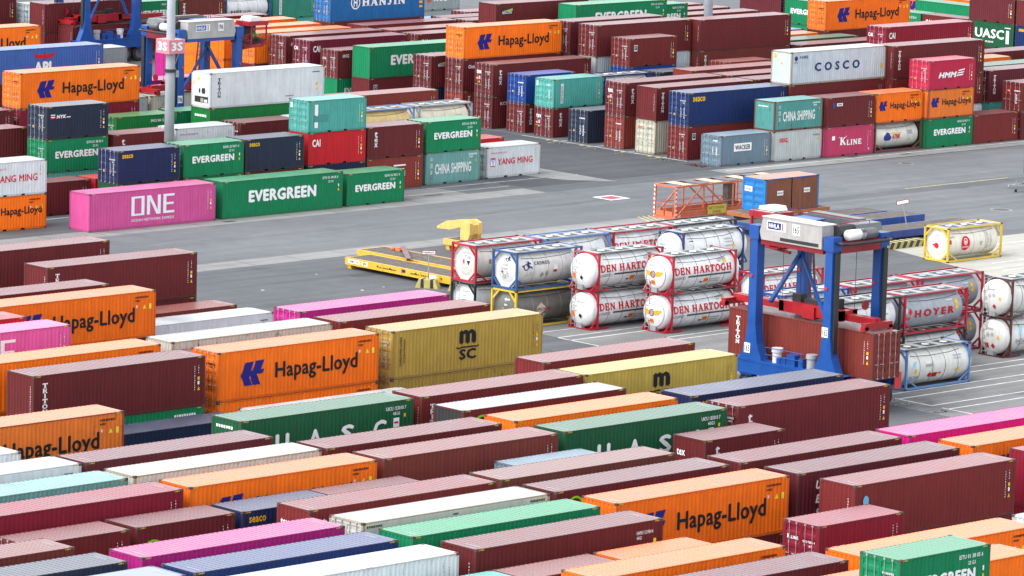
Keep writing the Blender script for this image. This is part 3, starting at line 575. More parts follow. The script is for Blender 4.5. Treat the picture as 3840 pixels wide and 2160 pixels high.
    if end=='D' and key not in('KLd','WACK','DONG','DONGp','OOCLd','YAL','-'):
        dc=C(.09,.02,.01,0) if key.startswith('HL') else (C(.2,.24,.28,0) if key.startswith('YM') else WHITE)
        S_([(HB5,1.38,H-.78,.72,.12),(HB2,1.7,H-.95,.3,.1),(VB1,1.42,.7,.2,.85),(VB1,1.8,.62,.2,.95)],tuple(q*.6 for q in dc),'serial_marks','end')
        if key not in('tex','texd'): S_([(TRI3,.62,.85,.22,.22)],YEL,'warning_label','end')
    elif end=='D':
        if key=='-': S_([(HB5,1.38,H-.78,.72,.12),(VB1,1.42,.7,.22,.85),(VB1,1.8,.62,.24,.95)],WHITE,'serial_marks','end'); S_([(TRI3,.62,.95,.22,.22)],YEL,'warning_label','end')
    if end=='E' and key in('TRI','S','HL','HLs') and big: S_([(VB1,2.12,H-2.1,.05,1.5)],WHITE if not key.startswith('HL') else C(.09,.02,.01,0),'serial_marks','end')
rc_=random.Random(5)
NCONT=[0]
def container(x,y,z,typ,colr,end,key,label,rz=0,full=True,group=None):
    big=typ[0]=='4'; L=LEN['40' if big else '20']; H=HGT['40' if big else '20']
    reef=typ=='40r'
    root=empty('shipping_container',(x,y,z),rz); tag(root,label,'container',group or 'shipping containers stacked in the yard'); NCONT[0]+=1; root['n']=NCONT[0]
    c=COLR[colr]; j=1+rc_.uniform(-.10,.10); c=(c[0]*j,c[1]*j,c[2]*j,c[3]*rc_.uniform(.4,1.6))
    fc=FRAMEC.get(colr,lerp(c,(.05,.03,.025,1),.28)); fc=(fc[0],fc[1],fc[2],min(1,c[3]+.25))
    t=ROOF_SKY_MIX.get(colr,.12)*rc_.uniform(.6,1.4)
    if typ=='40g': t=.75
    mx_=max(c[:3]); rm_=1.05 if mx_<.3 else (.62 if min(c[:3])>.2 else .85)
    rcol=(*lerp(tuple(q*rm_+.003 for q in c[:3]),SKY_DUST,t*.4),min(1.0,c[3]+.2))  # sky-lit paleness mixed into the roof's own colour
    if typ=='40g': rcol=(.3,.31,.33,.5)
    obj('frame',cmesh('frame',L,H),root,color=fc)
    sm=cmesh('sideflat' if reef else 'side',L,H)
    obj('side_panel',sm,root,color=c); obj('side_panel',sm,root,(L,W_,0),math.pi,color=c)
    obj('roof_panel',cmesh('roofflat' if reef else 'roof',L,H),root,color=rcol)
    em=cmesh('end',L,H); ec=c if typ!='40g' else (.035,.035,.035,.2)
    dm=cmesh('door',L,H); rm=cmesh('rod',L,H)
    def doors(right):
        for k in (0,1):
            yy=.15 if k==0 else W_-.15
            d=obj('door',dm,root,color=c)
            d.location=((0,yy,0) if not right else (L,W_-yy,0))
            M=Matrix.Identity(4)
            if k==1: d.scale=(1,-1,1)
            if right: d.rotation_euler=(0,0,math.pi)
            if full:
                for q in (.30,.78): obj('lock_rod',rm,d,(0,q,0))
    if end=='R': obj('machinery_end',cmesh('reefer',L,H),root,color=c); obj('end_panel',em,root,(L,W_,0),math.pi,color=c)
    elif not full: obj('end_panel',em,root,color=ec); obj('end_panel',em,root,(L,W_,0),math.pi,color=ec)
    elif end=='D': doors(False); obj('end_panel',em,root,(L,W_,0),math.pi,color=ec)
    else: obj('end_panel',em,root,color=ec); doors(True)
    if full and key!='-' or (full and end=='D'): logo(root,key,L,H,end)
    if full and rz==0:
        # corner hazard bars and pale roof code plate
        hb=C(.55,.4,.05,0)
        pr(root,'hazard_stripe',[(HB2,.2,H-.10,.34,.07),(HB2,L-.55,H-.10,.34,.07)],hb,L=L,H=H)
        if big: pr(root,'roof_code',[(HB5,.42,.25,.12,.9)] if 0 else [(small_bars(7,9),.46,.3,.12,.95),(small_bars(7,8),L-.6,.8,.12,.95)],C(.6,.58,.56,0),'roof',L=L,H=H)
    del root['n']
    return root
# ---------------------------------------------------------------- tank containers
LG2=dict(dh=SERT('DEN HARTOGH'),logi=T_('LOGISTICS'),cron=SERT('CRONOS',.2) if 'C' in SER else None,euro=T_('EUROTAINER',.03),hoyer=T_('HOYER',.05,0,1.35),radix=SERT('RADIX'),co=T_('CO.,LTD.',.01),atnk=T_('ATNK',.05,.15),exs=VT('EXSIF',False,.15,.04,.75),tri=T_('TRIFLEET'),bulk=T_('Bulk Tainer'),bulk2=T_('Logistics'),g=T_('g',.02),e=T_('e',.04),eur=T_('eurotainer',.02),n1=T_('DHIU 205275 7'),mg=T_('MAX GROSS'),
 mw=T_('TARE'),mp=T_('CAPACITY'),dhc=T_('denhartogh.com'))
WING=Geo().poly([(0,.6),(.25,.95),(1,1),(.9,.75),(.97,.62),(.8,.5),(.82,.36),(.62,.28),(.6,.12),(.38,.08),(.2,0),(.05,.25)])
SEAH=Geo().ring(.38,.42,.26,.09,14,.3,R(60),R(400)).poly([(.45,.62),(.6,.95),(.7,1),(.72,.88),(.9,.72),(.8,.66),(.68,.7),(.72,.5),(.95,.42),(1.0,.15),(.9,.32),(.7,.36),(.58,.3)]).poly([(0,.5),(.12,.42),(.2,.3),(.18,.55),(.05,.68)])
CLOUD=Geo().disc(.3,.45,.28,14).disc(.55,.65,.3,14).disc(.75,.42,.26,14).rect(.25,.15,.8,.5)
DIA=Geo().poly([(.5,0),(1,.5),(.5,1),(0,.5)])
TANKM=mat('tank_cladding',objcol=True,rough=.38,var=.08,scale=1.2,streak=.10,rust=.35,spec=.5)
FR=dict(red=C(.36,.006,.022,.4),blue=C(.022,.075,.22,.6),black=C(.012,.013,.015,.2),yellow=C(.62,.42,.03,.4),grey=C(.25,.28,.32,.4),maroon=C(.075,.022,.022,.6),lblue=C(.10,.2,.42,.5),dblue=C(.012,.03,.13,.3),brown=C(.16,.04,.035,.5),royal=C(.01,.05,.27,.3))
TW=C(.68,.69,.69,.5)
TST=dict(tkred=('box','red',C(.62,.60,.55,.9)),tkblk=('box','black',TW),tkcronos=('box','blue',C(.62,.61,.58,1)),tkeuro=('box','yellow',C(.13,.125,.11,.9)),dh=('swap','red',TW),dhb=('box','red',TW),tkbl=('box','lblue',TW),
 exsif=('swap','dblue',TW),hoyer=('box','red',C(.30,.33,.37,.4)),utcu=('box','black',TW),ingu=('swap','maroon',C(.62,.62,.59,.8)),bulk=('bulk','lblue',C(.62,.62,.58,1)),eyel=('box','yellow',C(.66,.63,.54,.6)),
 tky=('box','lblue',C(.62,.45,.18,.5)),tkc=('box','grey',C(.60,.56,.43,.9)),tkradix=('box','blue',TW),tkblue=('box','dblue',TW),tkblack=('box','black',TW),tkatnk=('box','brown',C(.62,.60,.54,.9)),tkroyal=('box','royal',TW),hoyb=('box','red',C(.30,.33,.37,.4)))
TKM={}
def tank_meshes(kind):
    if kind in TKM: return TKM[kind]
    L,H=6.058,2.591; sw=kind!='box'; r=1.17 if sw else 1.10; zc=1.30 if sw else 1.32; yc=W_/2
    x0,x1=(-.22,L+.22) if sw else (.42,L-.42)
    if kind=='bulk': x0,x1=.15,L+.05
    dd=.46 if sw else .30
    prof=[]
    for i in range(8): a=math.pi/2*i/7; prof.append((x0-dd*math.cos(a),max(.02,r*math.sin(a))))
    prof+= [(x1+dd*math.cos(math.pi/2*i/7),max(.02,r*math.sin(math.pi/2*i/7))) for i in range(7,-1,-1)]
    t=MB().lathe(prof,(0,yc,zc),'x',40).mesh('tank_shell',[TANKM],True)
    bands=[]
    for k in range(1,5 if sw else 4):
        x=x0+(x1-x0)*k/(5 if sw else 4)
        bands.append(MB().lathe([(x-.014,r+.004),(x-.014,r+.010),(x+.014,r+.010),(x+.014,r+.004)],(0,yc,zc),'x',40).mesh('band',[DARK if sw else GALV],True))
    f=MB(); b=.13
    for x in (b/2,L-b/2):
        for y in (b/2,W_-b/2): f.box(x-b/2,y-b/2,.118,x+b/2,y+b/2,H-.118,0)
        f.box(x-b/2,b,H-.14,x+b/2,W_-b,H-.02); f.box(x-b/2,b,.03,x+b/2,W_-b,.17)
        for y in (0,W_-.162):
            for z in (0,H-.118): f.box(min(max(x-b/2,0),L-.178),y,z,min(max(x-b/2,0),L-.178)+.178,y+.162,z+.118,1)
        if kind=='box' :
            q=.72
            for ya,yb in ((b,q),(W_-b,W_-q)):
                f.beam((x,ya,q),(x,yb,.15),.07,.12); f.beam((x,ya,H-q),(x,yb,H-.12),.07,.12)
        if sw:
            # ring of plate round the tank at the end frame
            for i in range(20):
                a,bb=2*math.pi*i/20,2*math.pi*(i+1)/20
                p=[(x,yc+rr*math.cos(t_),min(H-.04,max(.05,zc+rr*math.sin(t_)))) for t_,rr in((a,r+.01),(bb,r+.01),(bb,r+.16),(a,r+.16))]
                p=[(q[0],min(W_-.05,max(.05,q[1])),q[2]) for q in p]; f.face(p); f.face([(q[0]+.03,q[1],q[2]) for q in reversed(p)])
            s=-1 if x<1 else 1
            if kind=='swap':
                for y in (.07,W_-.07):
                    f.beam((x,y,.06),(x+s*.55,y+(.12 if y<1 else -.12),.06),.09); f.beam((x+s*.55,y+(.12 if y<1 else -.12),.06),(x,y,.75),.08)
                    f.beam((x,y,.06),(x-s*1.1,y+(.05 if y<1 else -.05),.12),.09,.12)
                f.beam((x+s*.55,.2,.06),(x+s*.55,W_-.2,.06),.08)
    if kind!='swap':
        for y in (.055,W_-.055):
            f.box(b,y-.045,.04,L-b,y+.045,.17)
            if kind=='box': f.box(b,y-.04,H-.115,L-b,y+.04,H-.02)
            for x,s in ((b,1),(L-b,-1)): f.beam((x,y,.72),(x+s*.95,y,.15),.06,.10)
    fm=f.mesh('tank_frame',[GLOSS,CAST])
    wk=MB().box(.2,.42,H-.07,L-.2,W_-.42,H-.045)
    hs=MB()
    hs.box(-.5,.62,H-.044,.5,1.75,H-.030,1); hs.lathe([(H-.03,.26),(H+.0,.24)],(0,1.2,0),'z',14,0)
    hm=hs.mesh('hatch',[TANKM,DARK]); wm=wk.mesh('walkway',[PLATE])
    ld=MB()
    for y in (W_-.55,W_-.9): ld.tube([(-.02 if not sw else -.62,y,.15),(-.02 if not sw else -.62,y,H-.05)],.02,5)
    for i in range(8): z=.3+i*.29; ld.tube([(-.02 if not sw else -.62,W_-.55,z),(-.02 if not sw else -.62,W_-.9,z)],.016,5)
    if sw: 
        ld.tube([(-.62,W_-.55,H-.05),(0,W_-.55,H)],.02,5); ld.tube([(-.62,W_-.9,H-.05),(0,W_-.9,H)],.02,5)
    lm=ld.mesh('ladder',[GALV])
    pipe=MB().tube([(.6,.28,2.12),(2.2,.18,2.05),(4.2,.2,2.1),(5.2,.3,2.2)],.022,5).mesh('drain_pipe',[DARK])
    bx=MB().box(-.55,.95,.08,-.2,1.5,.42).mesh('valve_box',[GALV])
    TKM[kind]=(t,bands,fm,wm,hm,lm,pipe,bx,r,zc,yc,x0,dd); return TKM[kind]
def tank(x,y,z,st,key,label,group='tank containers in frames',ladder=None):
    kind,fc,tc=TST[st]; t,bands,fm,wm,hm,lm,pipe,bx,r,zc,yc,x0,dd=tank_meshes(kind)
    root=empty('tank_container',(x,y,z)); tag(root,label,'tank container',group)
    sh=obj('tank_shell',t,root,color=tc); obj('frame',fm,root,color=FR[fc])
    for b in bands: obj('band',b,sh)
    if st in('tkred','tkcronos','tkeuro','tkblk','eyel','dhb','utcu'):
        h_=1.16; q_=.62; oc=[(-h_,-h_+q_),(-h_+q_,-h_),(h_-q_,-h_),(h_,-h_+q_),(h_,h_-q_),(h_-q_,h_),(-h_+q_,h_),(-h_,h_-q_)]
        pm=MB()
        for k_ in range(8): a_,b_=oc[k_],oc[(k_+1)%8]; pm.face([(.24,yc,zc),(.24,yc+a_[0]*.97,1.3+a_[1]),(.24,yc+b_[0]*.97,1.3+b_[1])])
        obj('end_plate',pm.mesh('end_plate',[TANKM]),root,color=tc)
    w_=obj('walkway',wm,root); [obj('hatch',hm,w_,(hx,0,0),color=tc) for hx in (1.3,3.0,4.7)]; obj('drain_pipe',pipe,root)
    if kind!='box' or st in('tkblk','hoyer','tkradix','utcu'): obj('ladder',lm,root)
    if st in('dh','ingu'): obj('valve_box',bx,root)
    def side(a,b,d): th=b/r; return (a,yc-(r+.028+d)*math.cos(th),zc+(r+.028)*math.sin(th))
    def endf(a,b,d):
        rr=min(.999,math.hypot(a,b)/r); return (x0-dd*math.sqrt(1-rr*rr)-.03-d,yc-a,zc+b)
    P=lambda its,c,n='lettering',s=side: pr(root,n,its,c,s)
    O_=C(.85,.16,.01,0); GR=C(.35,.36,.37,0); DK=C(.06,.065,.075,0)
    if key=='RADIX': P([(LG2['radix'],.75,-.55,1.5,.36),(LG2['co'],2.4,-.55,1.1,.3)],BLACK); P([(Geo().ring(.5,.5,.5,.06,14,.5,R(60),R(320)),1.5,-.1,.5,.55)],GR,'emblem'); P([(TRI3,4.6,-.45,.2,.3)],YEL,'warning_label')
    elif key=='ATNK': P([(CLOUD,1.2,-.5,1.0,.9)],C(.02,.04,.22,0),'emblem'); P([(LG2['atnk'],2.3,-.25,1.1,.42)],C(.5,.01,.03,0)); P([(SQ,2.1,.22,1.4,.09)],YEL,'emblem'); P([(HB5,4.3,.05,.7,.4),(TRI3,4.5,-.5,.22,.25)],GR,'serial_marks')
    if st in('dh','dhb'):
        P([(LG2['dh'],.22,-.05,5.4,.52)],C(.5,.012,.02,0)); P([(SQ,1.5,-.26,4.1,.11)],DK,'stripe'); P([(LG2['logi'],.25,-.34,1.0,.18)],BLACK)
        P([(SQ,3.1,-.75,.42,.32)],O_,'placard'); P([(Geo().rect(0,.46,1,.54),3.1,-.75,.42,.32)],BLACK,'placard',lambda a,b,d:side(a,b,d+.006)); P([(DIA,2.7,-.8,.36,.36)],WHITE,'placard'); P([(Geo().poly([(0,1),(1,1),(.5,0)]),2.7,-.8,.36,.18)],BLACK,'placard',lambda a,b,d:side(a,b,d+.006)); P([(HB1,3.7,-.6,1.0,.1),(HB1,3.7,-.78,.9,.1)],GR,'serial_marks')
        P([(HB1,4.4,.75,.8,.13),(HB2,4.4,.6,.3,.1)],GR,'serial_marks'); P([(TRI3,4.8,.55,.2,.2),(SQ,5.05,.55,.18,.24)],YEL,'warning_label')
        if st=='dh' and 'left' in label: P([(LG2['n1'],-.1,.5,.75,.11),(LG2['mg'],-.5,.2,.5,.1),(LG2['mw'],-.5,.03,.25,.1),(LG2['mp'],-.5,-.14,.5,.1)],DK,'serial_marks',endf); P([(SQ,-.6,-.5,.3,.34)],O_,'placard',endf); P([(DIA,.1,-.55,.3,.34)],BLACK,'placard',endf)
        elif st=='dh':
            P([(WING,.2,-.12,.62,.36)],C(.55,.33,.02,0),'emblem',endf); P([(Geo().add(WING,1,0,-1,1),-.82,-.12,.62,.36)],C(.55,.33,.02,0),'emblem',endf)
            P([(Geo().ring(0,0,.24,.07,24).ring(0,0,.12,.04,16).disc(0,0,.03,8),0,.03,1,1)],C(.2,.05,.06,0),'emblem',endf); P([(Geo().ring(0,0,1.0,.03,40),0,0,1,1)],C(.4,.02,.03,0),'stripe',endf)
            P([(SQ,-.18,-.68,.34,.3)],O_,'placard',endf); P([(Geo().rect(0,.46,1,.54),-.18,-.68,.34,.3)],BLACK,'placard',lambda a,b,d:endf(a,b,d+.008)); P([(Geo().poly([(0,1),(1,1),(.5,0)]),-.42,-.72,.2,.2)],BLACK,'placard',endf); P([(LG2['n1'],-.35,.55,.75,.1)],DK,'serial_marks',endf)
    elif st=='tkcronos':
        P([(SEAH,.62,-.1,.95,.72)],C(.015,.03,.12,0),'emblem'); P([(LG2['cron'],1.75,.28,1.4,.26)],DK); P([(DIA,2.3,-.62,.36,.42),(DIA,2.75,-.55,.34,.4)],C(.3,.29,.28,0),'placard'); P([(DIA,.9,-.5,.34,.4),(DIA,1.3,-.5,.34,.4)],C(.5,.49,.47,0),'placard'); P([(SQ,3.5,-.3,.34,.17)],C(.5,.02,.02,0),'placard'); P([(SQ,3.5,-.12,.36,.3)],WHITE,'placard')
        P([(SEAH,-.1,.5,.55,.42)],C(.015,.03,.12,0),'emblem',endf); P([(SQ,-.42,-.25,.2,.16)],C(.5,.02,.02,0),'placard',endf); P([(HB5,-.3,.28,.6,.1),(SQ,-.3,-.6,.3,.3),(VB2,.05,-.5,.3,.4),(HB5,-.5,.0,.7,.12)],C(.33,.34,.36,0),'serial_marks',endf)
    elif st=='tkred':
        P([(LG2['g'],-.2,-.05,.2,.26),(LG2['g'],-.2,-.05,.2,.26)][:1],C(.4,.02,.03,0),'emblem',endf); P([(Geo().ring(0,0,.2,.02,16),-.1,-.25,1,1)],GR,'emblem',endf); P([(LG2['g'],1.3,-.05,.24,.3)],C(.4,.02,.03,0),'emblem'); P([(Geo().poly([(0,1),(1,1),(.5,0)]),.2,-.15,.3,.3)],BLACK,'placard',endf); P([(HB5,-.35,.62,.8,.1),(HB2,-.1,.45,.3,.1),(DIA,.2,.25,.35,.3)],GR,'serial_marks',endf)
    elif st=='tkeuro': P([(DIA,1.9,-.55,1.1,.85)],C(.5,.48,.36,0),'placard'); P([(LG2['euro'],1.95,-.22,1.35,.2)],C(.35,.02,.05,0),'lettering',lambda a,b,d:side(a,b,d+.006)); P([(SQ,2.6,-.75,.3,.3)],C(.5,.5,.48,0),'placard'); P([(Geo().poly([(0,.5),(.4,1),(.4,.7),(1,.7),(1,.3),(.4,.3),(.4,0)]),-.05,.45,.5,.28),(HB2,0,.15,.3,.14),(Geo().ring(.5,.5,.5,.12,12),-.25,-.2,.2,.22)],C(.6,.6,.58,0),'serial_marks',endf); P([(TRI3,-.65,-.45,.3,.3)],YEL,'warning_label',endf)
    elif st=='tkblk': P([(TRI3,.25,-.3,.34,.36)],YEL,'warning_label',endf); P([(SQ,-.5,-.5,.24,.15)],C(.5,.04,.02,0),'placard',endf); P([(HB5,-.2,.6,.7,.1),(HB2,-.1,.3,.3,.1),(SQ,-.1,-.7,.4,.3)],GR,'serial_marks',endf)
    elif st in('hoyer','hoyb'):
        P([(LG2['hoyer'],1.1,-.3,3.75,.5)],C(.42,.012,.025,0)); P([(DIA,.5,-.12,.36,.5)],C(.6,.02,.02,0),'placard'); P([(SQ,.1,-.4,.6,.2)],C(.6,.06,.02,0),'placard'); P([(DIA,.15,.0,.3,.42)],C(.6,.65,.72,0),'placard'); P([(SQ,4.95,.3,.26,.3),(SQ,4.95,-.02,.26,.26)],YEL,'warning_label'); P([(HB5,4.2,.55,.6,.1),(HB5,3.4,-.45,.5,.12)],C(.7,.72,.74,0),'serial_marks')
    elif st=='exsif': P([(SQ,.75,-.6,.42,1.25)],C(.015,.06,.25,0),'sign_plate'); P([(LG2['exs'],.83,-.55,.26,1.1)],WHITE,'lettering',lambda a,b,d:side(a,b,d+.008)); P([(HB1,4.2,.5,.8,.13),(HB5,4.2,.3,.7,.1),(HB1,4.2,.05,.7,.08)],GR,'serial_marks'); P([(TRI3,4.9,.0,.28,.32)],YEL,'warning_label'); P([(HB5,-.5,.1,.8,.12)],GR,'serial_marks',endf); P([(HB5,-.4,.35,.5,.14)],C(.2,.4,.65,0),'serial_marks',endf)
    elif st=='ingu':
        if 'upper' in label: P([(LG2['tri'],1.2,.45,2.0,.3)],DK)
        else: P([(LG2['bulk'],.6,-.35,1.2,.24),(LG2['bulk2'],.7,-.55,.9,.2)],C(.08,.12,.25,0)); P([(Geo().poly([(0,0),(.4,.9),(1,1),(.6,.2)]),.8,.1,.6,.6)],C(.3,.52,.68,0),'emblem')
        P([(DIA,.1,-.75,.34,.36),(SQ,-.45,-.72,.36,.3)] if 'lower' in label else [(DIA,.1,-.72,.3,.34)],C(.4,.02,.03,0),'placard',endf); P([(TRI3,.55,-.05,.24,.26)],YEL,'warning_label',endf); P([(HB5,-.45,.5,.7,.12),(DIA,-.3,.0,.3,.3),(DIA,.05,.05,.28,.3),(VB2,-.6,-.2,.3,.3),(SQ,-.85,.25,.3,.14)],C(.36,.36,.33,0),'serial_marks',endf)
    elif st=='bulk':
        P([(LG2['bulk'],.45,-.62,.9,.2),(LG2['bulk2'],.5,-.8,.7,.16)],C(.08,.12,.25,0)); P([(Geo().poly([(0,0),(.4,.9),(1,1),(.6,.2)]),.6,.0,.5,.5)],C(.3,.52,.68,0),'emblem'); P([(SQ,.85,-.3,.2,.3)],YEL,'emblem'); P([(DIA,2.1,-.7,.42,.42),(SQ,2.55,-.68,.46,.32)],C(.35,.015,.015,0),'placard'); P([(SQ,3.1,-.5,.3,.12)],C(.6,.1,.02,0),'placard'); P([(HB1,4.5,.5,.8,.12),(HB5,4.5,.32,.7,.1),(HB5,1.9,.05,.7,.2)],GR,'serial_marks'); P([(SQ,4.75,-.45,.3,.16)],YEL,'warning_label')
    elif st=='eyel':
        P([(Geo().disc(.5,.5,.5,22),1.6,-.55,.95,1.1)],C(.55,.012,.03,0),'emblem'); P([(Geo().ring(.5,.5,.5,.12,16),1.85,-.1,.42,.5),(LG2['e'],1.97,.0,.18,.22),(LG2['eur'],1.72,-.32,.7,.16)],WHITE,'lettering',lambda a,b,d:side(a,b,d+.008)); P([(SQ,.2,.05,.3,.3)],C(.5,.03,.03,0),'placard'); P([(HB1,.2,.5,.7,.12),(VB1,4.4,-.6,.3,1.3),(VB1,4.8,-.5,.2,1.0),(SQ,3.7,-.25,.22,.3)],GR,'serial_marks')
        P([(Geo().disc(.5,.5,.5,16).poly([(-.6,.6),(0,.8),(0,.3)]),-.25,-.35,.42,.42)],C(.5,.015,.03,0),'emblem',endf); P([(HB5,-.3,.55,.6,.1),(HB2,-.1,.35,.25,.1)],GR,'serial_marks',endf)
    elif st in('utcu','tkbl','tkc','tky','tkroyal','tkblue'): P([(HB1,4.2,.15,.8,.13),(HB2,4.2,-.02,.4,.1),(HB5,4.2,-.2,.7,.08)],GR,'serial_marks')
    return root
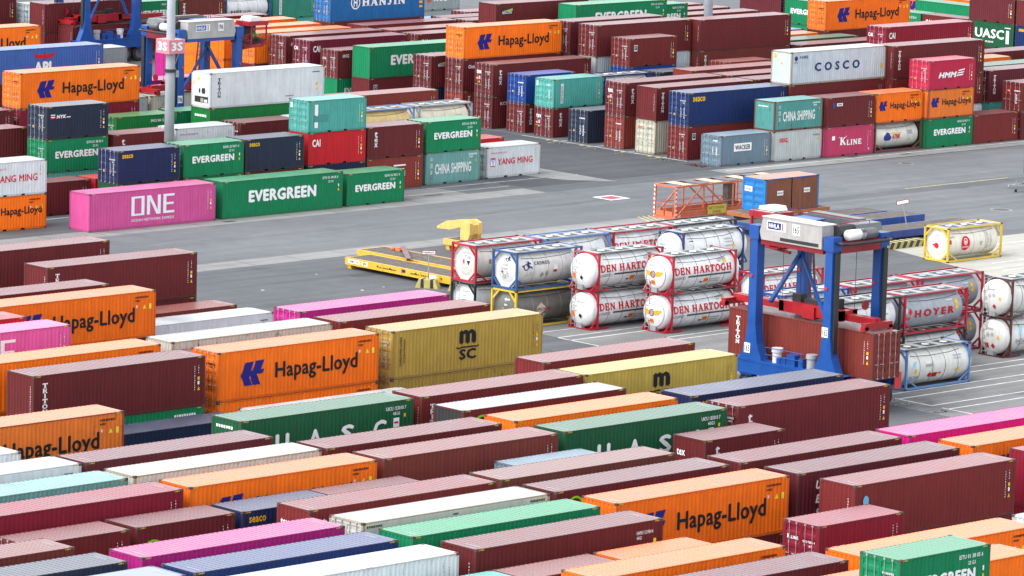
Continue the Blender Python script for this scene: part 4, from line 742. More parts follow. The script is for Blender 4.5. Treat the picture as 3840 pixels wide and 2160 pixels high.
TABLE="""
179.31 240.90|40,maroon,E,-,bottom maroon box under dark maroon container at the left edge farthest back beside the asphalt/40,maroon,E,S,dark maroon container at the left edge farthest back beside the asphalt road
180.83 233.71|40,maroon,E,S,maroon container beneath the maroon one whose white vertical letters start TRI/40,maroon,E,TRI,maroon container with white vertical letters standing right at the road edge on the left
167.90 226.54|40,maroon,E,-,bottom maroon box under maroon roof at the left edge just behind the large orange lettered/40,maroon,E,S,maroon roof at the left edge just behind the large orange lettered container
168.84 223.10|40,maroon,E,S,bottom maroon box under large orange lettered container at the left edge above the pink one/40,orange,E,HL,large orange lettered container at the left edge above the pink one
156.11 219.48|40,red,E,-,bottom red box under bright red container corner peeping out above pink container at left edge/40,red,E,S,bright red container corner peeping out above pink container at left edge
156.52 215.75|40,pink,E,-,bottom pink box under pink container at the left edge cut so only one big letter/40,pink,E,ONE,pink container at the left edge cut so only one big letter shows
156.67 207.58|40,orange,E,-,bottom orange box under orange container at the left edge behind the maroon one with vertical/40,orange,E,HL,orange container at the left edge behind the maroon one with vertical white letters
156.38 203.22|40,green,E,EGs,green container sliver under the big maroon one at left/40,maroon,E,TRI,big maroon container with vertical white letters beside orange lettered container
180.93 229.73|40,brickred,E,Sh,faded red ground container roof behind two white ones near the road
181.00 226.16|40r,white,E,Sb,smooth white refrigerated container between the red roof and ribbed white one
169.78 207.67|40,white,E,-,bottom white box under ribbed white container with rusty corner posts behind orange lettered one/40,cream,E,YMu,ribbed white container with rusty corner posts behind orange lettered one
183.01 211.84|40,pink,D,-,bottom pink box under magenta container with white letters just beside the tank container stacks/40,magenta,D,ONEd,magenta container with white letters just beside the tank container stacks
182.60 207.70|40,maroon,E,-,bottom maroon box under maroon roof squeezed between the magenta and the mustard containers/40,redmaroon,E,-,maroon roof squeezed between the magenta and the mustard containers
169.67 203.38|40,orange,D,HL,lower orange container of the pair in the left middle/40,orange,D,HL,upper orange container with black lettering left of the mustard one
182.91 203.36|40,mustard,D,-,lower mustard container of the stacked mustard pair/40,mustard,D,MSC,upper mustard container with big black letters and vertical company lettering
183.03 190.58|40,redmaroon,E,-,bottom red maroon box under maroon container right of the mustard pair in front of white/40,redmaroon,E,S,maroon container right of the mustard pair in front of white painted slots
182.26 186.35|40,mustard,E,-,bottom mustard box under single mustard container left of the blue gantry carrier legs/40,mustard2,E,MSC,single mustard container left of the blue gantry carrier legs
182.43 178.20|40,navy,E,-,bottom navy box under navy container with pale blue ribbed roof in front of the blue/40,navy,E,SEAl,navy container with pale blue ribbed roof in front of the blue carrier
141.86 192.34|40,orange,E,-,bottom orange box under faded orange container with sooty roof at the left edge/40,orangeold,E,HL,faded orange container with sooty roof at the left edge
156.01 198.97|40,navy2,E,WAV,dark navy ground container with white curved mark beside the faded orange one
157.15 186.43|40,dkgreen,E,-,bottom dark green box under left dark green container with large spaced white letters/40,dkgreen,E,UASCv,left dark green container with large spaced white letters
169.64 199.07|40,white,E,-,white roof strip behind the left dark green container
169.91 186.41|40,maroon,E,-,bottom maroon box under maroon container with vertical white letters next to left dark green one/40,redmaroon,E,TRI,maroon container with vertical white letters next to left dark green one
168.99 182.06|40,maroon,E,-,bottom maroon box under maroon container with pale grey roof and black end wall/40g,maroon,E,GLO,maroon container with pale grey roof and black end wall
169.22 178.25|40,orange,E,-,bottom orange box under orange container between the two dark green lettered ones/40,orange,E,HLs,orange container between the two dark green lettered ones
169.33 174.56|40,dkgreen,E,-,bottom dark green box under right dark green container with large spaced white letters/40,dkgreen,E,UASCv,right dark green container with large spaced white letters
182.29 174.48|40,maroon,D,-,bottom maroon box under tall maroon container at the right with vertical white letters beginning/40,maroon,D,tex,tall maroon container at the right with vertical white letters beginning with t beside the slots
143.64 182.28|40,maroon,E,-,bottom maroon box under plum maroon roof left of the left dark green container's letters/40,plum,E,S,plum maroon roof left of the left dark green container's letters
131.17 182.32|40r,white,E,-,bottom white box under smooth white refrigerated container at left edge in lower half/40r,white,E,Sb,smooth white refrigerated container at left edge in lower half
130.57 186.48|40,white,E,-,bottom white box under white container corner at the left edge below faded orange container/40,white,E,-,white container corner at the left edge below faded orange container
143.47 178.26|40,cream,E,-,bottom cream box under long off-white container with stained ribbed roof in the lower/40,cream,E,-,long off-white container with stained ribbed roof in the lower left
130.77 178.10|40,grteal,E,-,bottom grey green box under grey green container with worn scratched roof at the left edge/40,grteal,E,-,grey green container with worn scratched roof at the left edge
143.95 174.52|40,orange,E,-,bottom orange box under orange container with plain peach roof in the lower left centre/40,orange,E,HL,orange container with plain peach roof in the lower left centre
156.02 178.22|40,maroon,E,-,bottom maroon box under maroon roof directly below the right half of left green container/40,maroon,E,S,maroon roof directly below the right half of left green container
156.59 174.50|40,brickred,E,-,bottom brick red box under rusty brown container with scuffed roof in the lower centre/40,brown,E,SLS,rusty brown container with scuffed roof in the lower centre
162.98 170.74|20,slate,E,-,bottom slate box under slate blue short container mostly hidden behind salmon roofed one/20,slate,E,-,slate blue short container mostly hidden behind salmon roofed one
157.78 167.04|40,brickred,E,-,bottom brick red box under brown container with salmon pink ribbed roof in the lower centre/40,salmon,E,-,brown container with salmon pink ribbed roof in the lower centre
175.97 170.75|20,maroon,E,-,bottom maroon box under short maroon container with small white letters on both faces/20,maroon,E,tex,short maroon container with small white letters on both faces right of centre
170.88 163.26|40,maroon,E,-,bottom maroon box under maroon roof in front of the tall maroon container/40,maroon,E,S,maroon roof in front of the tall maroon container at the right
171.21 159.52|40,maroon,E,-,bottom maroon box under plum maroon container with slanted white letters in a column/40,plum,E,UES,plum maroon container with slanted white letters in a column
171.28 155.72|40,redmaroon,E,-,bottom red maroon box under large red brown container with small pale blue round sticker/40,redmaroon,E,DOT,large red brown container with small pale blue round sticker
183.67 163.29|40,magenta2,E,-,bottom hot pink box under hot pink container at the right edge beside the painted slots/40,magenta2,E,-,hot pink container at the right edge beside the painted slots
184.30 159.40|40,orange,E,S,lower orange container under the one cut off by right edge/40,orange,E,HL,orange container cut off by the right edge above the red brown one
157.89 163.29|40,maroon,E,-,bottom maroon box under plum maroon container with green arc mark left of big orange one/40,plum,E,GLO,plum maroon container with green arc mark left of big orange one
131.25 174.40|40,crimson,E,-,bottom crimson box under long crimson container with white round ship emblem at lower/40,crimson,E,CIRC,long crimson container with white round ship emblem at lower left
137.72 170.84|20,maroon,E,-,bottom maroon box under short maroon container with white letters under a green arc/20,maroon,E,GLOB,short maroon container with white letters under a green arc
144.16 170.76|20,navy,E,-,bottom navy box under short navy container with yellow lettering in the lower left centre/20,navy,E,SEAs,short navy container with yellow lettering in the lower left centre
150.33 170.73|20,maroon,E,-,bottom maroon box under short maroon container with grey patched roof behind the t lettered one/20,maroon,E,-,short maroon container with grey patched roof behind the t lettered one
145.08 166.90|40,maroon,E,-,bottom maroon box under long red maroon roofed container with t e x end letters/40,redmaroon,E,tex,long red maroon roofed container with t e x end letters in lower centre
145.19 163.19|40,white,D,-,bottom white box under long cream container with black and yellow striped roof corners/40r,cream,D,HAZ,long cream container with black and yellow striped roof corners
131.18 170.76|20,maroon,D,-,bottom maroon box under short dull maroon container left of the green arc lettered one/20,redmaroon,D,S,short dull maroon container left of the green arc lettered one
118.77 166.96|40,maroon,E,-,bottom maroon box under brown maroon container at the left edge near the bottom/40,brown,E,-,brown maroon container at the left edge near the bottom
131.98 163.31|40,pink,E,-,bottom pink box under long pink roofed container near the bottom/40,magenta,E,-,long pink roofed container near the bottom left
118.82 163.15|40,navy,E,-,bottom navy box under grey navy container in the bottom left corner/40,navyg,E,-,grey navy container in the bottom left corner
131.92 159.45|40,navy,E,-,bottom navy box under long blue ribbed roof container at the bottom left of centre/40,navyb,E,SEAl,long blue ribbed roof container at the bottom left of centre
119.16 159.42|40,greyblue,E,-,bottom grey blue box under pale blue grey smooth roof at the very bottom/40r,greyblue,E,-,pale blue grey smooth roof at the very bottom left
145.06 159.51|40,green,E,-,bottom green box under bright green container with mint roof in the lower middle/40,green,E,EGt,bright green container with mint roof in the lower middle
145.57 155.73|40,maroon,E,-,bottom maroon box under long maroon container with yellow placards and white code in bottom middle/40,maroon,E,HAM,long maroon container with yellow placards and white code in bottom middle
132.32 155.73|40,white,E,-,bottom white box under white container with rusty corner post at the bottom middle/40,white,E,Sw,white container with rusty corner post at the bottom middle
138.98 151.70|20,turq,E,-,bottom turquoise box under turquoise roof peeping in at the bottom edge/20,turq,E,-,turquoise roof peeping in at the bottom edge
145.14 151.74|20,maroon,E,-,bottom maroon box under short brown container at the bottom edge right of white one/20,brown,E,-,short brown container at the bottom edge right of white one
145.81 147.88|40,orange,E,-,bottom orange box under orange container at the bottom between brown and plum ones/40,orange,E,HLs,orange container at the bottom between brown and plum ones
151.60 151.74|20,orange,E,-,bottom orange box under short orange container tucked behind the bottom orange one/20,orange,E,-,short orange container tucked behind the bottom orange one
158.34 159.52|40,maroon,E,S,maroon container visible in the gap under the biggest orange container/40,orange,E,HL,biggest orange container with black lettering at lower right
164.69 151.95|20,crimson,D,-,bottom crimson box under short crimson container with white door lettering beside biggest orange one/20,crimson,D,KLd,short crimson container with white door lettering beside biggest orange one
159.16 143.99|40,orange,E,-,bottom orange box under orange container behind the short green one in the bottom/40,orange,E,HLs,orange container behind the short green one in the bottom right
153.06 136.30|20,green,D,-,lowest green box under short green container standing highest in the bottom right corner/20,green,D,-,middle green box under short green container standing highest in the bottom right corner/20,green,D,EG,short green container standing highest in the bottom right corner
145.93 143.99|40,maroon,E,-,bottom maroon box under plum maroon roof at the bottom edge left of the short green/40,plum,E,S,plum maroon roof at the bottom edge left of the short green container
154.46 139.99|40,orange,E,-,bottom orange box under orange roof lowest at the bottom right edge around the green container/40,orange,E,-,orange roof lowest at the bottom right edge around the green container
172.39 143.99|40,white,E,-,bottom white box under white container corner at right edge above the orange roofs/40,white,E,-,white container corner at right edge above the orange roofs
185.60 155.60|40,crimson,E,-,bottom crimson box under crimson roof sliver at the right edge beside red brown container/40,crimson,E,-,crimson roof sliver at the right edge beside red brown container
216.80 275.20|40,pink,E,ONE,pink container on the ground with large white letters beside the road
229.70 275.20|40,green,E,EG,long green container on the ground between pink one and short green one
242.50 275.40|20,green,E,EG,short green container at the end of the front ground row
209.71 279.11|20,orange,E,HL,short orange container on the ground at left edge under white one/20,white,E,YM,short white container with red lettering on the short orange one at left
217.52 283.67|20,maroon,E,S,short maroon container on the ground between white one and green lettered stack
223.88 283.51|20,red,E,-,short red container roof tucked behind the left navy container
223.16 279.88|20,dkgreen,E,-,green sliver under the left yellow lettered navy container/20,navy,D,SEA,left navy container with yellow lettering and closed doors behind pink one
229.78 280.08|20,green,E,-,green sliver under the green container left of navy one/20,green,D,EG,short green container between the two navy yellow lettered containers
236.15 280.29|20,maroon,E,-,maroon sliver under the right navy yellow lettered container/20,navyg,E,SEA,right grey navy container with yellow lettering beside bright red one
243.00 280.71|20,navy2,E,-,dark navy container under the bright red one/20,red,E,CAI,bright red short container under the turquoise one/20,turq,D,DONGp,turquoise short container with patched white sign on top of bright red one
249.63 281.15|20,brickred,E,CMA,brown red ground container with partly hidden white letter/20,maroon,E,tex,short maroon container with vertical white letters right of bright red one
256.26 281.44|20,grteal,D,CSHg,grey green ground container with flaking white letters and characters/20,green,D,EG,short green container with dark square patch above grey green one
263.40 281.80|20,white,D,YM,short white container with red lettering standing alone at the row end
263.43 286.25|20,red,E,-,red roof just behind the lone short white container
222.45 287.85|20,turq,E,-,turquoise sliver under the green and dark navy stack/20,green,D,EG,green container in the middle of the stack topped by dark navy/20,navyg,D,NYK,dark navy container with small white lettering topping the left stack
211.05 291.35|40,maroon,E,-,bottom maroon box under maroon container at left edge behind the dark navy topped stack/40,maroon,E,-,maroon container at left edge behind the dark navy topped stack
229.08 287.82|20,maroon,E,-,bottom maroon box under short maroon container with vertical letters left of the lamp post base/20,maroon,E,tex,short maroon container with vertical letters left of the lamp post base
235.77 288.41|20,white,E,-,bottom white box under short white container with small red web address right of lamp post/20,white,D,YMu,short white container with small red web address right of lamp post
242.69 288.67|20,maroon,E,-,bottom maroon box under plain short maroon container between white one and turquoise one/20,maroon,D,-,plain short maroon container between white one and turquoise one
249.00 288.90|20,white,E,-,bottom white box under white roof corner right behind the plain short maroon container/20,white,E,-,white roof corner right behind the plain short maroon container
236.27 296.59|20,green,D,-,bottom green box under short green container left of the lamp post behind short maroon one/20,green2,D,EGt,short green container left of the lamp post behind short maroon one
243.07 297.25|20,green,E,-,bottom green box under short green container right of lamp post beside tall white refrigerated one/20,green,E,-,short green container right of lamp post beside tall white refrigerated one
243.31 293.31|40,green,E,-,lowest green box under tall white refrigerated container with machinery end and black vertical letters/40,green2,E,EGe,long deep green container under the tall white refrigerated container/40r,white,R,TRIb,tall white refrigerated container with machinery end and black vertical letters
256.50 289.85|T,tky,-,-,bottom yellow tank box under yellow tank container in pale blue frame left of the cream/T,tky,-,-,yellow tank container in pale blue frame left of the cream one
263.28 290.08|T,tkc,-,-,bottom cream tank box under cream tank container in grey frame behind upper green container/T,tkc,-,-,cream tank container in grey frame behind upper green container
256.99 294.27|40,brickred,E,-,bottom brick red box under red brown container behind the yellow and cream tanks/40,brickred,E,S,red brown container behind the yellow and cream tanks
229.75 300.75|40,maroon,D,-,lowest maroon box under orange container with black lettering in the upper left above dark navy/40,crimson,D,S,crimson container under the upper left orange lettered container/40,orange,D,HL,orange container with black lettering in the upper left above dark navy one
217.00 300.90|40,maroon,E,-,bottom maroon box under maroon container end left of crimson one at left edge/40,maroon,E,S,maroon container end left of crimson one at left edge
248.01 306.75|20,grey,E,-,bottom grey box under cream container with red lettering clamped under the numbered carrier's red spreader/20,cream2,D,OOCL,cream container with red lettering clamped under the numbered carrier's red spreader
241.60 306.70|20,grey,E,-,bottom grey box under grey ribbed container left of the cream red lettered one/20,grey2,E,-,grey ribbed container left of the cream red lettered one
254.30 306.70|20,blue,E,-,bottom blue box under slate container behind the near leg of the numbered upper carrier/20,slate,E,-,slate container behind the near leg of the numbered upper carrier
237.35 315.17|40,maroon,E,-,lowest maroon box under medium blue container with red bird emblem in the upper/40,maroon,E,-,middle maroon box under medium blue container with red bird emblem in the upper/40,medblue,E,APL,medium blue container with red bird emblem in the upper left
249.30 319.20|20,grey,E,-,lowest grey box under short grey container right of medium blue one under carrier wheels/20,grey,E,-,middle grey box under short grey container right of medium blue one under carrier wheels/20,grey,E,-,short grey container right of medium blue one under carrier wheels
246.00 311.50|40,pink,E,-,bottom pink box under magenta container strip seen between the carrier legs/40,magenta,E,-,magenta container strip seen between the carrier legs
246.00 322.50|40,white,E,-,bottom white box under white container seen between carrier legs behind lamp post/40,white,E,-,white container seen between carrier legs behind lamp post
241.94 329.89|40,maroon,E,-,lowest maroon box under orange container at the left edge above medium blue one/40,maroon,E,-,middle maroon box under orange container at the left edge above medium blue one/40,orange,E,HL,orange container at the left edge above medium blue one
229.50 322.00|40,white,E,-,lowest white box under white roof between the left edge orange and medium blue containers/40,white,E,-,middle white box under white roof between the left edge orange and medium blue containers/40,white,E,-,white roof between the left edge orange and medium blue containers
273.60 375.00|40,maroon,E,-,bottom maroon box under maroon container with white letters in the top left corner/40,maroon,E,CMM,maroon container with white letters in the top left corner
286.40 373.50|20,greyw,E,-,bottom pale grey box under pale grey container with small emblem beside top left maroon one/20,greyw,D,YMl,pale grey container with small emblem beside top left maroon one
284.20 368.30|40,maroon,E,-,bottom maroon box under maroon container behind the upper left carrier's legs/40,maroon,E,S,maroon container behind the upper left carrier's legs
290.30 371.00|20,blue,E,-,bottom blue box under bright blue container behind the upper left carrier's red spreader/20,blue,E,-,bright blue container behind the upper left carrier's red spreader
296.90 370.60|20,green,E,-,bottom green box under bright green lettered container at top left of the lamp post/20,green,E,EG,bright green lettered container at top left of the lamp post
303.10 370.60|20,brickred,E,-,bottom brick red box under brown container with vertical white letters at the top/20,brown,E,TRI,brown container with vertical white letters at the top right of lamp post
309.30 370.60|20,maroon,E,-,bottom maroon box under white tank container in blue frame at the top/T,tkradix,-,RADIX,white tank container in blue frame at the top left
315.60 370.60|20,turq,E,-,bottom turquoise box under teal container with white vertical sign at the top left of blue/20,teal,E,DONG,teal container with white vertical sign at the top left of blue one
334.80 369.60|20,grey,E,-,bottom grey box under grey container with white serif letters at the top right of blue/20,grey,E,MOL,grey container with white serif letters at the top right of blue one
298.01 341.43|40,maroon,E,-,lowest maroon box under big blue container with white serif lettering at the top/40,redmaroon,E,S,maroon container under the big blue serif lettered one/40,blue,D,HANJ,big blue container with white serif lettering at the top
286.49 281.42|40,redmaroon,D,FLO,dark red ground container left of the slate grey signed container/40,navyb,D,SEA,navy container with yellow lettering behind slate grey signed one
286.83 285.68|40,cream2,D,OOCLd,rust streaked cream ground container with faded door lettering/40,maroon,E,TRI,maroon container with vertical letters on top of rust streaked cream one
286.97 289.67|40,brickred,D,-,bright brick red ground container under the t e x door lettered one/40,maroon,D,texd,maroon container with white door letters above the brick red one
286.93 294.18|40,navyg,D,-,lone charcoal navy ground container between two stacks
287.07 298.71|20,maroon,D,texd,maroon ground container with white letters under the turquoise signed one/20,turq,D,DONG,turquoise container with white vertical sign in the right block
293.30 298.70|20,maroon,E,-,bottom maroon box under white tank container in dark blue frame behind the turquoise signed one/T,tkblue,-,-,white tank container in dark blue frame behind the turquoise signed one
299.75 298.22|20,navy,E,-,bottom navy box under grey blue container roof right of the dark blue framed tank/20,navyg,D,-,grey blue container roof right of the dark blue framed tank
287.23 302.46|20,maroon,D,TRI,maroon ground container under the royal blue one/20,royal,D,-,royal blue short container left of the turquoise signed one
286.65 306.17|40,maroon,D,KCB,maroon ground container with small white letters at block corner/40,maroon,D,texd,long maroon container with white letters above block corner
287.15 310.64|40,brickred,D,TRI,orange brown ground container corner under orange lettered stack/40,maroon,D,GLs,dark maroon container directly under the upper centre orange one/40,orange,D,HL,orange lettered container topping the stack at upper centre
286.39 314.09|40,navy2,E,-,dark navy container under the maroon one with yellow black sign/40,maroon,D,BEA,maroon container with yellow and black sign left of orange stack
286.34 322.42|40,maroon,E,FLO,maroon container with small square emblem under the long green one/40,green,E,EG,long green lettered container left of the sign bearing maroon one
285.64 326.09|20,green,E,EG,green container sliver under the short maroon one left of long green/20,maroon,D,OCG,short maroon container with small white letters left of long green one
292.40 326.10|20,maroon,E,-,bottom maroon box under short maroon container hidden behind the long green lettered one/20,maroon,E,-,short maroon container hidden behind the long green lettered one
285.22 329.56|40,maroon,D,-,bottom maroon box under dark crimson container with white letters above the short maroon one/40,crimson2,D,CAI,dark crimson container with white letters above the short maroon one
285.89 333.76|40,maroon,D,-,bottom maroon box under maroon container with doors beside the red carrier cab/40,maroon,D,JSK,maroon container with doors beside the red carrier cab
284.76 336.92|40,maroon,D,-,bottom maroon box under orange container beneath the red carrier cab with doors showing/40,orange,D,HL,orange container beneath the red carrier cab with doors showing
284.65 341.24|40,orange,E,-,bottom orange box under orange roof strip farther back right of the red carrier cab/40,orange,E,-,orange roof strip farther back right of the red carrier cab
285.50 345.90|40,orange,E,-,lower orange container end behind the carrier's red ladder/40,orange,E,-,upper orange container end behind the carrier's red ladder
285.60 350.30|40,magenta,E,-,magenta container end seen below a maroon one behind carrier leg/40,maroon,D,-,maroon container end seen left of orange ends behind carrier
299.25 293.66|40,brickred,E,-,bottom brick red box under red brown ribbed end container roof behind the dark blue framed/40,brickred,E,-,red brown ribbed end container roof behind the dark blue framed tank
299.53 289.39|40,maroon,E,-,bottom maroon box under maroon container roof touching the grey white big lettered one's left end/40,redmaroon,E,-,maroon container roof touching the grey white big lettered one's left end
299.40 285.90|40,maroon,E,-,bottom maroon box under maroon roof beside the vertical lettered maroon container in right block/40,maroon,E,-,maroon roof beside the vertical lettered maroon container in right block
300.04 302.44|20,blue,E,-,lowest blue box under short maroon container with small square emblem on blue one/20,royal,D,-,blue container under short maroon one with small square emblem/20,redmaroon,D,FLO,short maroon container with small square emblem on blue one
311.29 301.02|20,brickred,D,-,bottom brick red box under short brick red roof in front of the long vertical lettered/20,brickred,D,-,short brick red roof in front of the long vertical lettered brown side
299.50 306.20|40,grey,E,-,lowest grey box under maroon container with closed doors right of the orange upper centre stack/40,greyw,E,S,pale grey container under the maroon one right of orange stack/40,maroon,D,S,maroon container with closed doors right of the orange upper centre stack
299.65 309.87|40,maroon,E,-,lowest maroon box under maroon container with dark doors just behind the orange stack's right end/40,maroon,E,-,middle maroon box under maroon container with dark doors just behind the orange stack's right end/40,plum,D,S,maroon container with dark doors just behind the orange stack's right end
298.24 329.07|40,maroon,E,-,bottom maroon box under maroon container with white letters left of the orange upper centre stack/40,maroon,D,CAI,maroon container with white letters left of the orange upper centre stack
298.40 332.90|40,maroon,E,-,bottom maroon box under dusty red roof below the big blue serif lettered container/40,brickred,E,-,dusty red roof below the big blue serif lettered container
299.00 337.60|40,maroon,E,-,bottom maroon box under red maroon roof just below the big blue container's right half/40,redmaroon,E,-,red maroon roof just below the big blue container's right half
298.73 281.10|40,maroon,E,-,lowest maroon box under grey white container with five large dark blue letters/40,maroon,D,S,maroon container under the grey white big lettered one/40,greyw,E,COSCO,grey white container with five large dark blue letters
310.95 280.20|40,white,E,-,white container bit under the maroon stack right of short orange ones/40,redmaroon,E,S,maroon container middle of the stack right of grey white one/40,maroon,E,TRI,maroon container with vertical letters right of grey white big lettered one
323.00 292.10|40,maroon,D,-,lowest maroon box under crimson container with white letters behind the grey white one's right end/40,maroon,D,-,middle maroon box under crimson container with white letters behind the grey white one's right end/40,crimson,D,CAI,crimson container with white letters behind the grey white one's right end
311.90 305.20|40,maroon,E,-,lowest maroon box under large plain maroon container behind grey white big lettered one/40,brown,E,TRI,brown container with vertical letters under the large plain maroon one/40,maroon,E,S,large plain maroon container behind grey white big lettered one
311.15 321.06|40,green,E,-,lowest green box under long bright green lettered container at top centre/40,green,E,-,middle green box under long bright green lettered container at top centre/40,green,E,EG,long bright green lettered container at top centre
304.80 325.40|40,maroon,E,-,lowest maroon box under tall maroon stack with small pale sign at top centre/40,maroon,E,-,middle maroon box under tall maroon stack with small pale sign at top centre/40,maroon,E,BEA,tall maroon stack with small pale sign at top centre
311.60 336.40|40,maroon,D,-,bottom maroon box under maroon roof with doors left of the tall top centre maroon stack/40,maroon,D,-,maroon roof with doors left of the tall top centre maroon stack
311.28 339.24|40,maroon,D,-,bottom maroon box under plum roof second behind the orange upper centre container's top/40,plum,D,-,plum roof second behind the orange upper centre container's top
317.17 342.73|40,maroon,D,-,bottom maroon box under red brown roof farthest back beside the grey serif lettered container/40,redmaroon,D,-,red brown roof farthest back beside the grey serif lettered container
311.00 343.80|20,navy,E,-,bottom navy box under blue grey container roof right of the big blue serif lettered one/20,blue,E,-,blue grey container roof right of the big blue serif lettered one
308.90 346.30|20,maroon,E,-,bottom maroon box under white tank container in black frame below the grey serif lettered container/T,tkblack,-,-,white tank container in black frame below the grey serif lettered container
323.54 324.37|20,green,E,-,lowest green box under short green lettered container right of the long green one at top/20,green,E,-,middle green box under short green lettered container right of the long green one at top/20,green,E,EG,short green lettered container right of the long green one at top centre
323.98 280.23|40,turq,E,-,turquoise sliver under the maroon vertical lettered one at the right edge/40,plum,D,TRI,maroon container with vertical letters and dark doors near the right edge
323.33 275.57|20,maroon,D,-,dark maroon ground container at right end of the front row/20,redmaroon,D,YAL,short maroon container with small red door sign at right edge
325.90 283.10|40,green,E,-,bottom green box under green roof strip above the vertical lettered maroon one/40,dkgreen,E,-,green roof strip above the vertical lettered maroon one at right
323.29 287.57|40,orange,E,-,bottom orange box under orange roof strip right of the maroon stack at the right edge/40,orange,E,-,orange roof strip right of the maroon stack at the right edge
324.30 304.30|40,maroon,E,-,bottom maroon box under maroon roof left of the crimson white lettered container/40,maroon,E,-,maroon roof left of the crimson white lettered container
324.30 307.90|40,green,E,-,bottom green box under dark green roof right of the large plain maroon container/40,dkgreen,E,-,dark green roof right of the large plain maroon container
322.74 311.63|40,orange,E,-,bottom orange box under small orange roof left of the dark green roof under orange stack/40,orange,E,-,small orange roof left of the dark green roof under orange stack
324.00 314.90|40,maroon,E,-,bottom maroon box under blue container with pale blue roof between maroon stack and orange stack/40,medblue,E,-,blue container with pale blue roof between maroon stack and orange stack
338.20 285.60|40,maroon,E,-,bottom maroon box under red maroon roof strip right of the orange one at right edge/40,redmaroon,D,-,red maroon roof strip right of the orange one at right edge
335.40 290.90|40,maroon,E,-,bottom maroon box under maroon roof strip highest of those at the right edge under dark/40,maroon,E,-,maroon roof strip highest of those at the right edge under dark green side
338.00 305.20|40,pink,E,-,bottom pink box under pink roof left of the crimson white lettered container/40,magenta,E,-,pink roof left of the crimson white lettered container
336.41 312.22|40,maroon,E,-,lowest maroon box under orange lettered container at top right of the picture/40,maroon,E,S,maroon container edge under the top right orange lettered one/40,orange,D,HL,orange lettered container at top right of the picture
333.23 325.86|40,orange,E,-,bottom orange box under orange roof edge directly behind the large plain maroon container/40,orange,E,-,orange roof edge directly behind the large plain maroon container
333.64 330.10|40,maroon,E,-,bottom maroon box under maroon roof nearest the second lamp post at the top/40,maroon,E,-,maroon roof nearest the second lamp post at the top
333.33 334.01|40,maroon,E,-,bottom maroon box under maroon roof middle of three behind the second lamp post/40,maroon,E,-,maroon roof middle of three behind the second lamp post
333.27 337.83|40,maroon,E,-,bottom maroon box under maroon roof farthest of three behind the second lamp post/40,redmaroon,E,-,maroon roof farthest of three behind the second lamp post
286.10 277.00|20,slate,D,WACK,slate grey ground container with white black lettered sign
292.30 276.80|20,ltgrey,D,OOCLs,light grey ground container with small red letters/20,tealold,E,CSH,worn teal container with rust brown post and flaking white letters
298.50 276.40|20,rose,E,KL,rose pink ground container with white serif letters/20,maroon,E,HMMs,short maroon container with white sticker above the rose pink one
304.75 276.40|T,tkatnk,-,ATNK,white tank in red brown frame in the front ground row/20,orange,D,HL,short orange lettered container on top of the red brown framed tank
311.00 275.90|20,green,E,EG,short green lettered ground container under an orange one at right/20,orangeold,E,HL,short grimy orange container under the rose red one/20,rose2,D,HMM,rose red container with white letters topping the right front stack
317.10 275.83|20,redmaroon,D,S,short red brown ground container right of the green one
"""
# ---------------------------------------------------------------- the container stacks
def hidden(label): return label.split()[0] in('bottom','lowest','middle') and ' box under ' in label
HT={'20':2.591,'40':2.896,'40r':2.896,'40g':2.896,'T':2.591}
for line in TABLE.strip().split('\n'):
    pos,rest=line.split('|'); x,y=map(float,pos.split()); z=0
    its=[i.split(',',4) for i in rest.split('/')]
    for k,(typ,cl,en,ky,lab) in enumerate(its):
        if typ=='T': tank(x,y,z,cl,ky,lab)
        else: container(x,y,z,typ,cl,en,ky,lab,full=not hidden(lab))
        z+=HT[typ]+.0
# containers standing crosswise in the far right block (long side towards the left)
for x,yf,z,typ,cl,ky,lab in (
 (363.5,317.5,0,'20','maroon','-','bottom maroon box under the dark green lettered one at the far right'),
 (363.5,317.5,2.591,'20','dkgreen','UASC','dark green lettered container standing crosswise in the far right stack'),
 (363.5,317.5,5.182,'20','plum','S','dark maroon container with doors topping the far right crosswise stack'),
 (363.5,311.2,0,'20','navy','-','bottom navy box under the yellow lettered one at far right edge'),
 (363.5,311.2,2.591,'20','navyb','SEA','navy container with yellow letters at the right edge beside dark green one'),
 (363.5,311.2,5.182,'20','maroon','S','maroon container with doors in the top right corner'),
 (363.5,323.8,0,'20','maroon','-','bottom maroon box left of the crosswise dark green stack'),
 (363.5,323.8,2.591,'20','redmaroon','CAI','red maroon crosswise container with white letters in front of far orange one'),
 (363.5,330.1,0,'20','green','-','bottom green box behind the top right orange lettered container'),
 (363.5,330.1,2.591,'20','green','EGt','green crosswise container right beside top right orange lettered one'),
 (369.6,330.3,0,'40','green','-','bottom green box in front of the far crosswise orange one'),
 (369.6,330.3,2.896,'40','green','-','mint roofed green crosswise container in front of far orange one'),
 (374.2,337.5,0,'40','orange','-','bottom orange box under the far crosswise orange container'),
 (374.2,337.5,2.896,'40','orange','HL','far orange crosswise container with half hidden black lettering at the top right'),
 (362.5,342.4,0,'20','green','-','bottom green box under the far crosswise green lettered container'),
 (362.5,342.4,2.591,'20','green','EG','green crosswise lettered container left of the top right orange one'),
 (362.5,349.0,0,'20','maroon','-','bottom maroon box left of the far crosswise green lettered one'),
 (362.5,349.0,2.591,'20','plum','-','dark maroon crosswise container left of far green lettered one'),
 (362.5,349.0,5.182,'20','plum','-','upper dark maroon crosswise container at top right near second lamp post')):
    container(x,yf,z,typ,cl,'E',ky,lab,rz=-math.pi/2,full=not lab.startswith('bottom'))
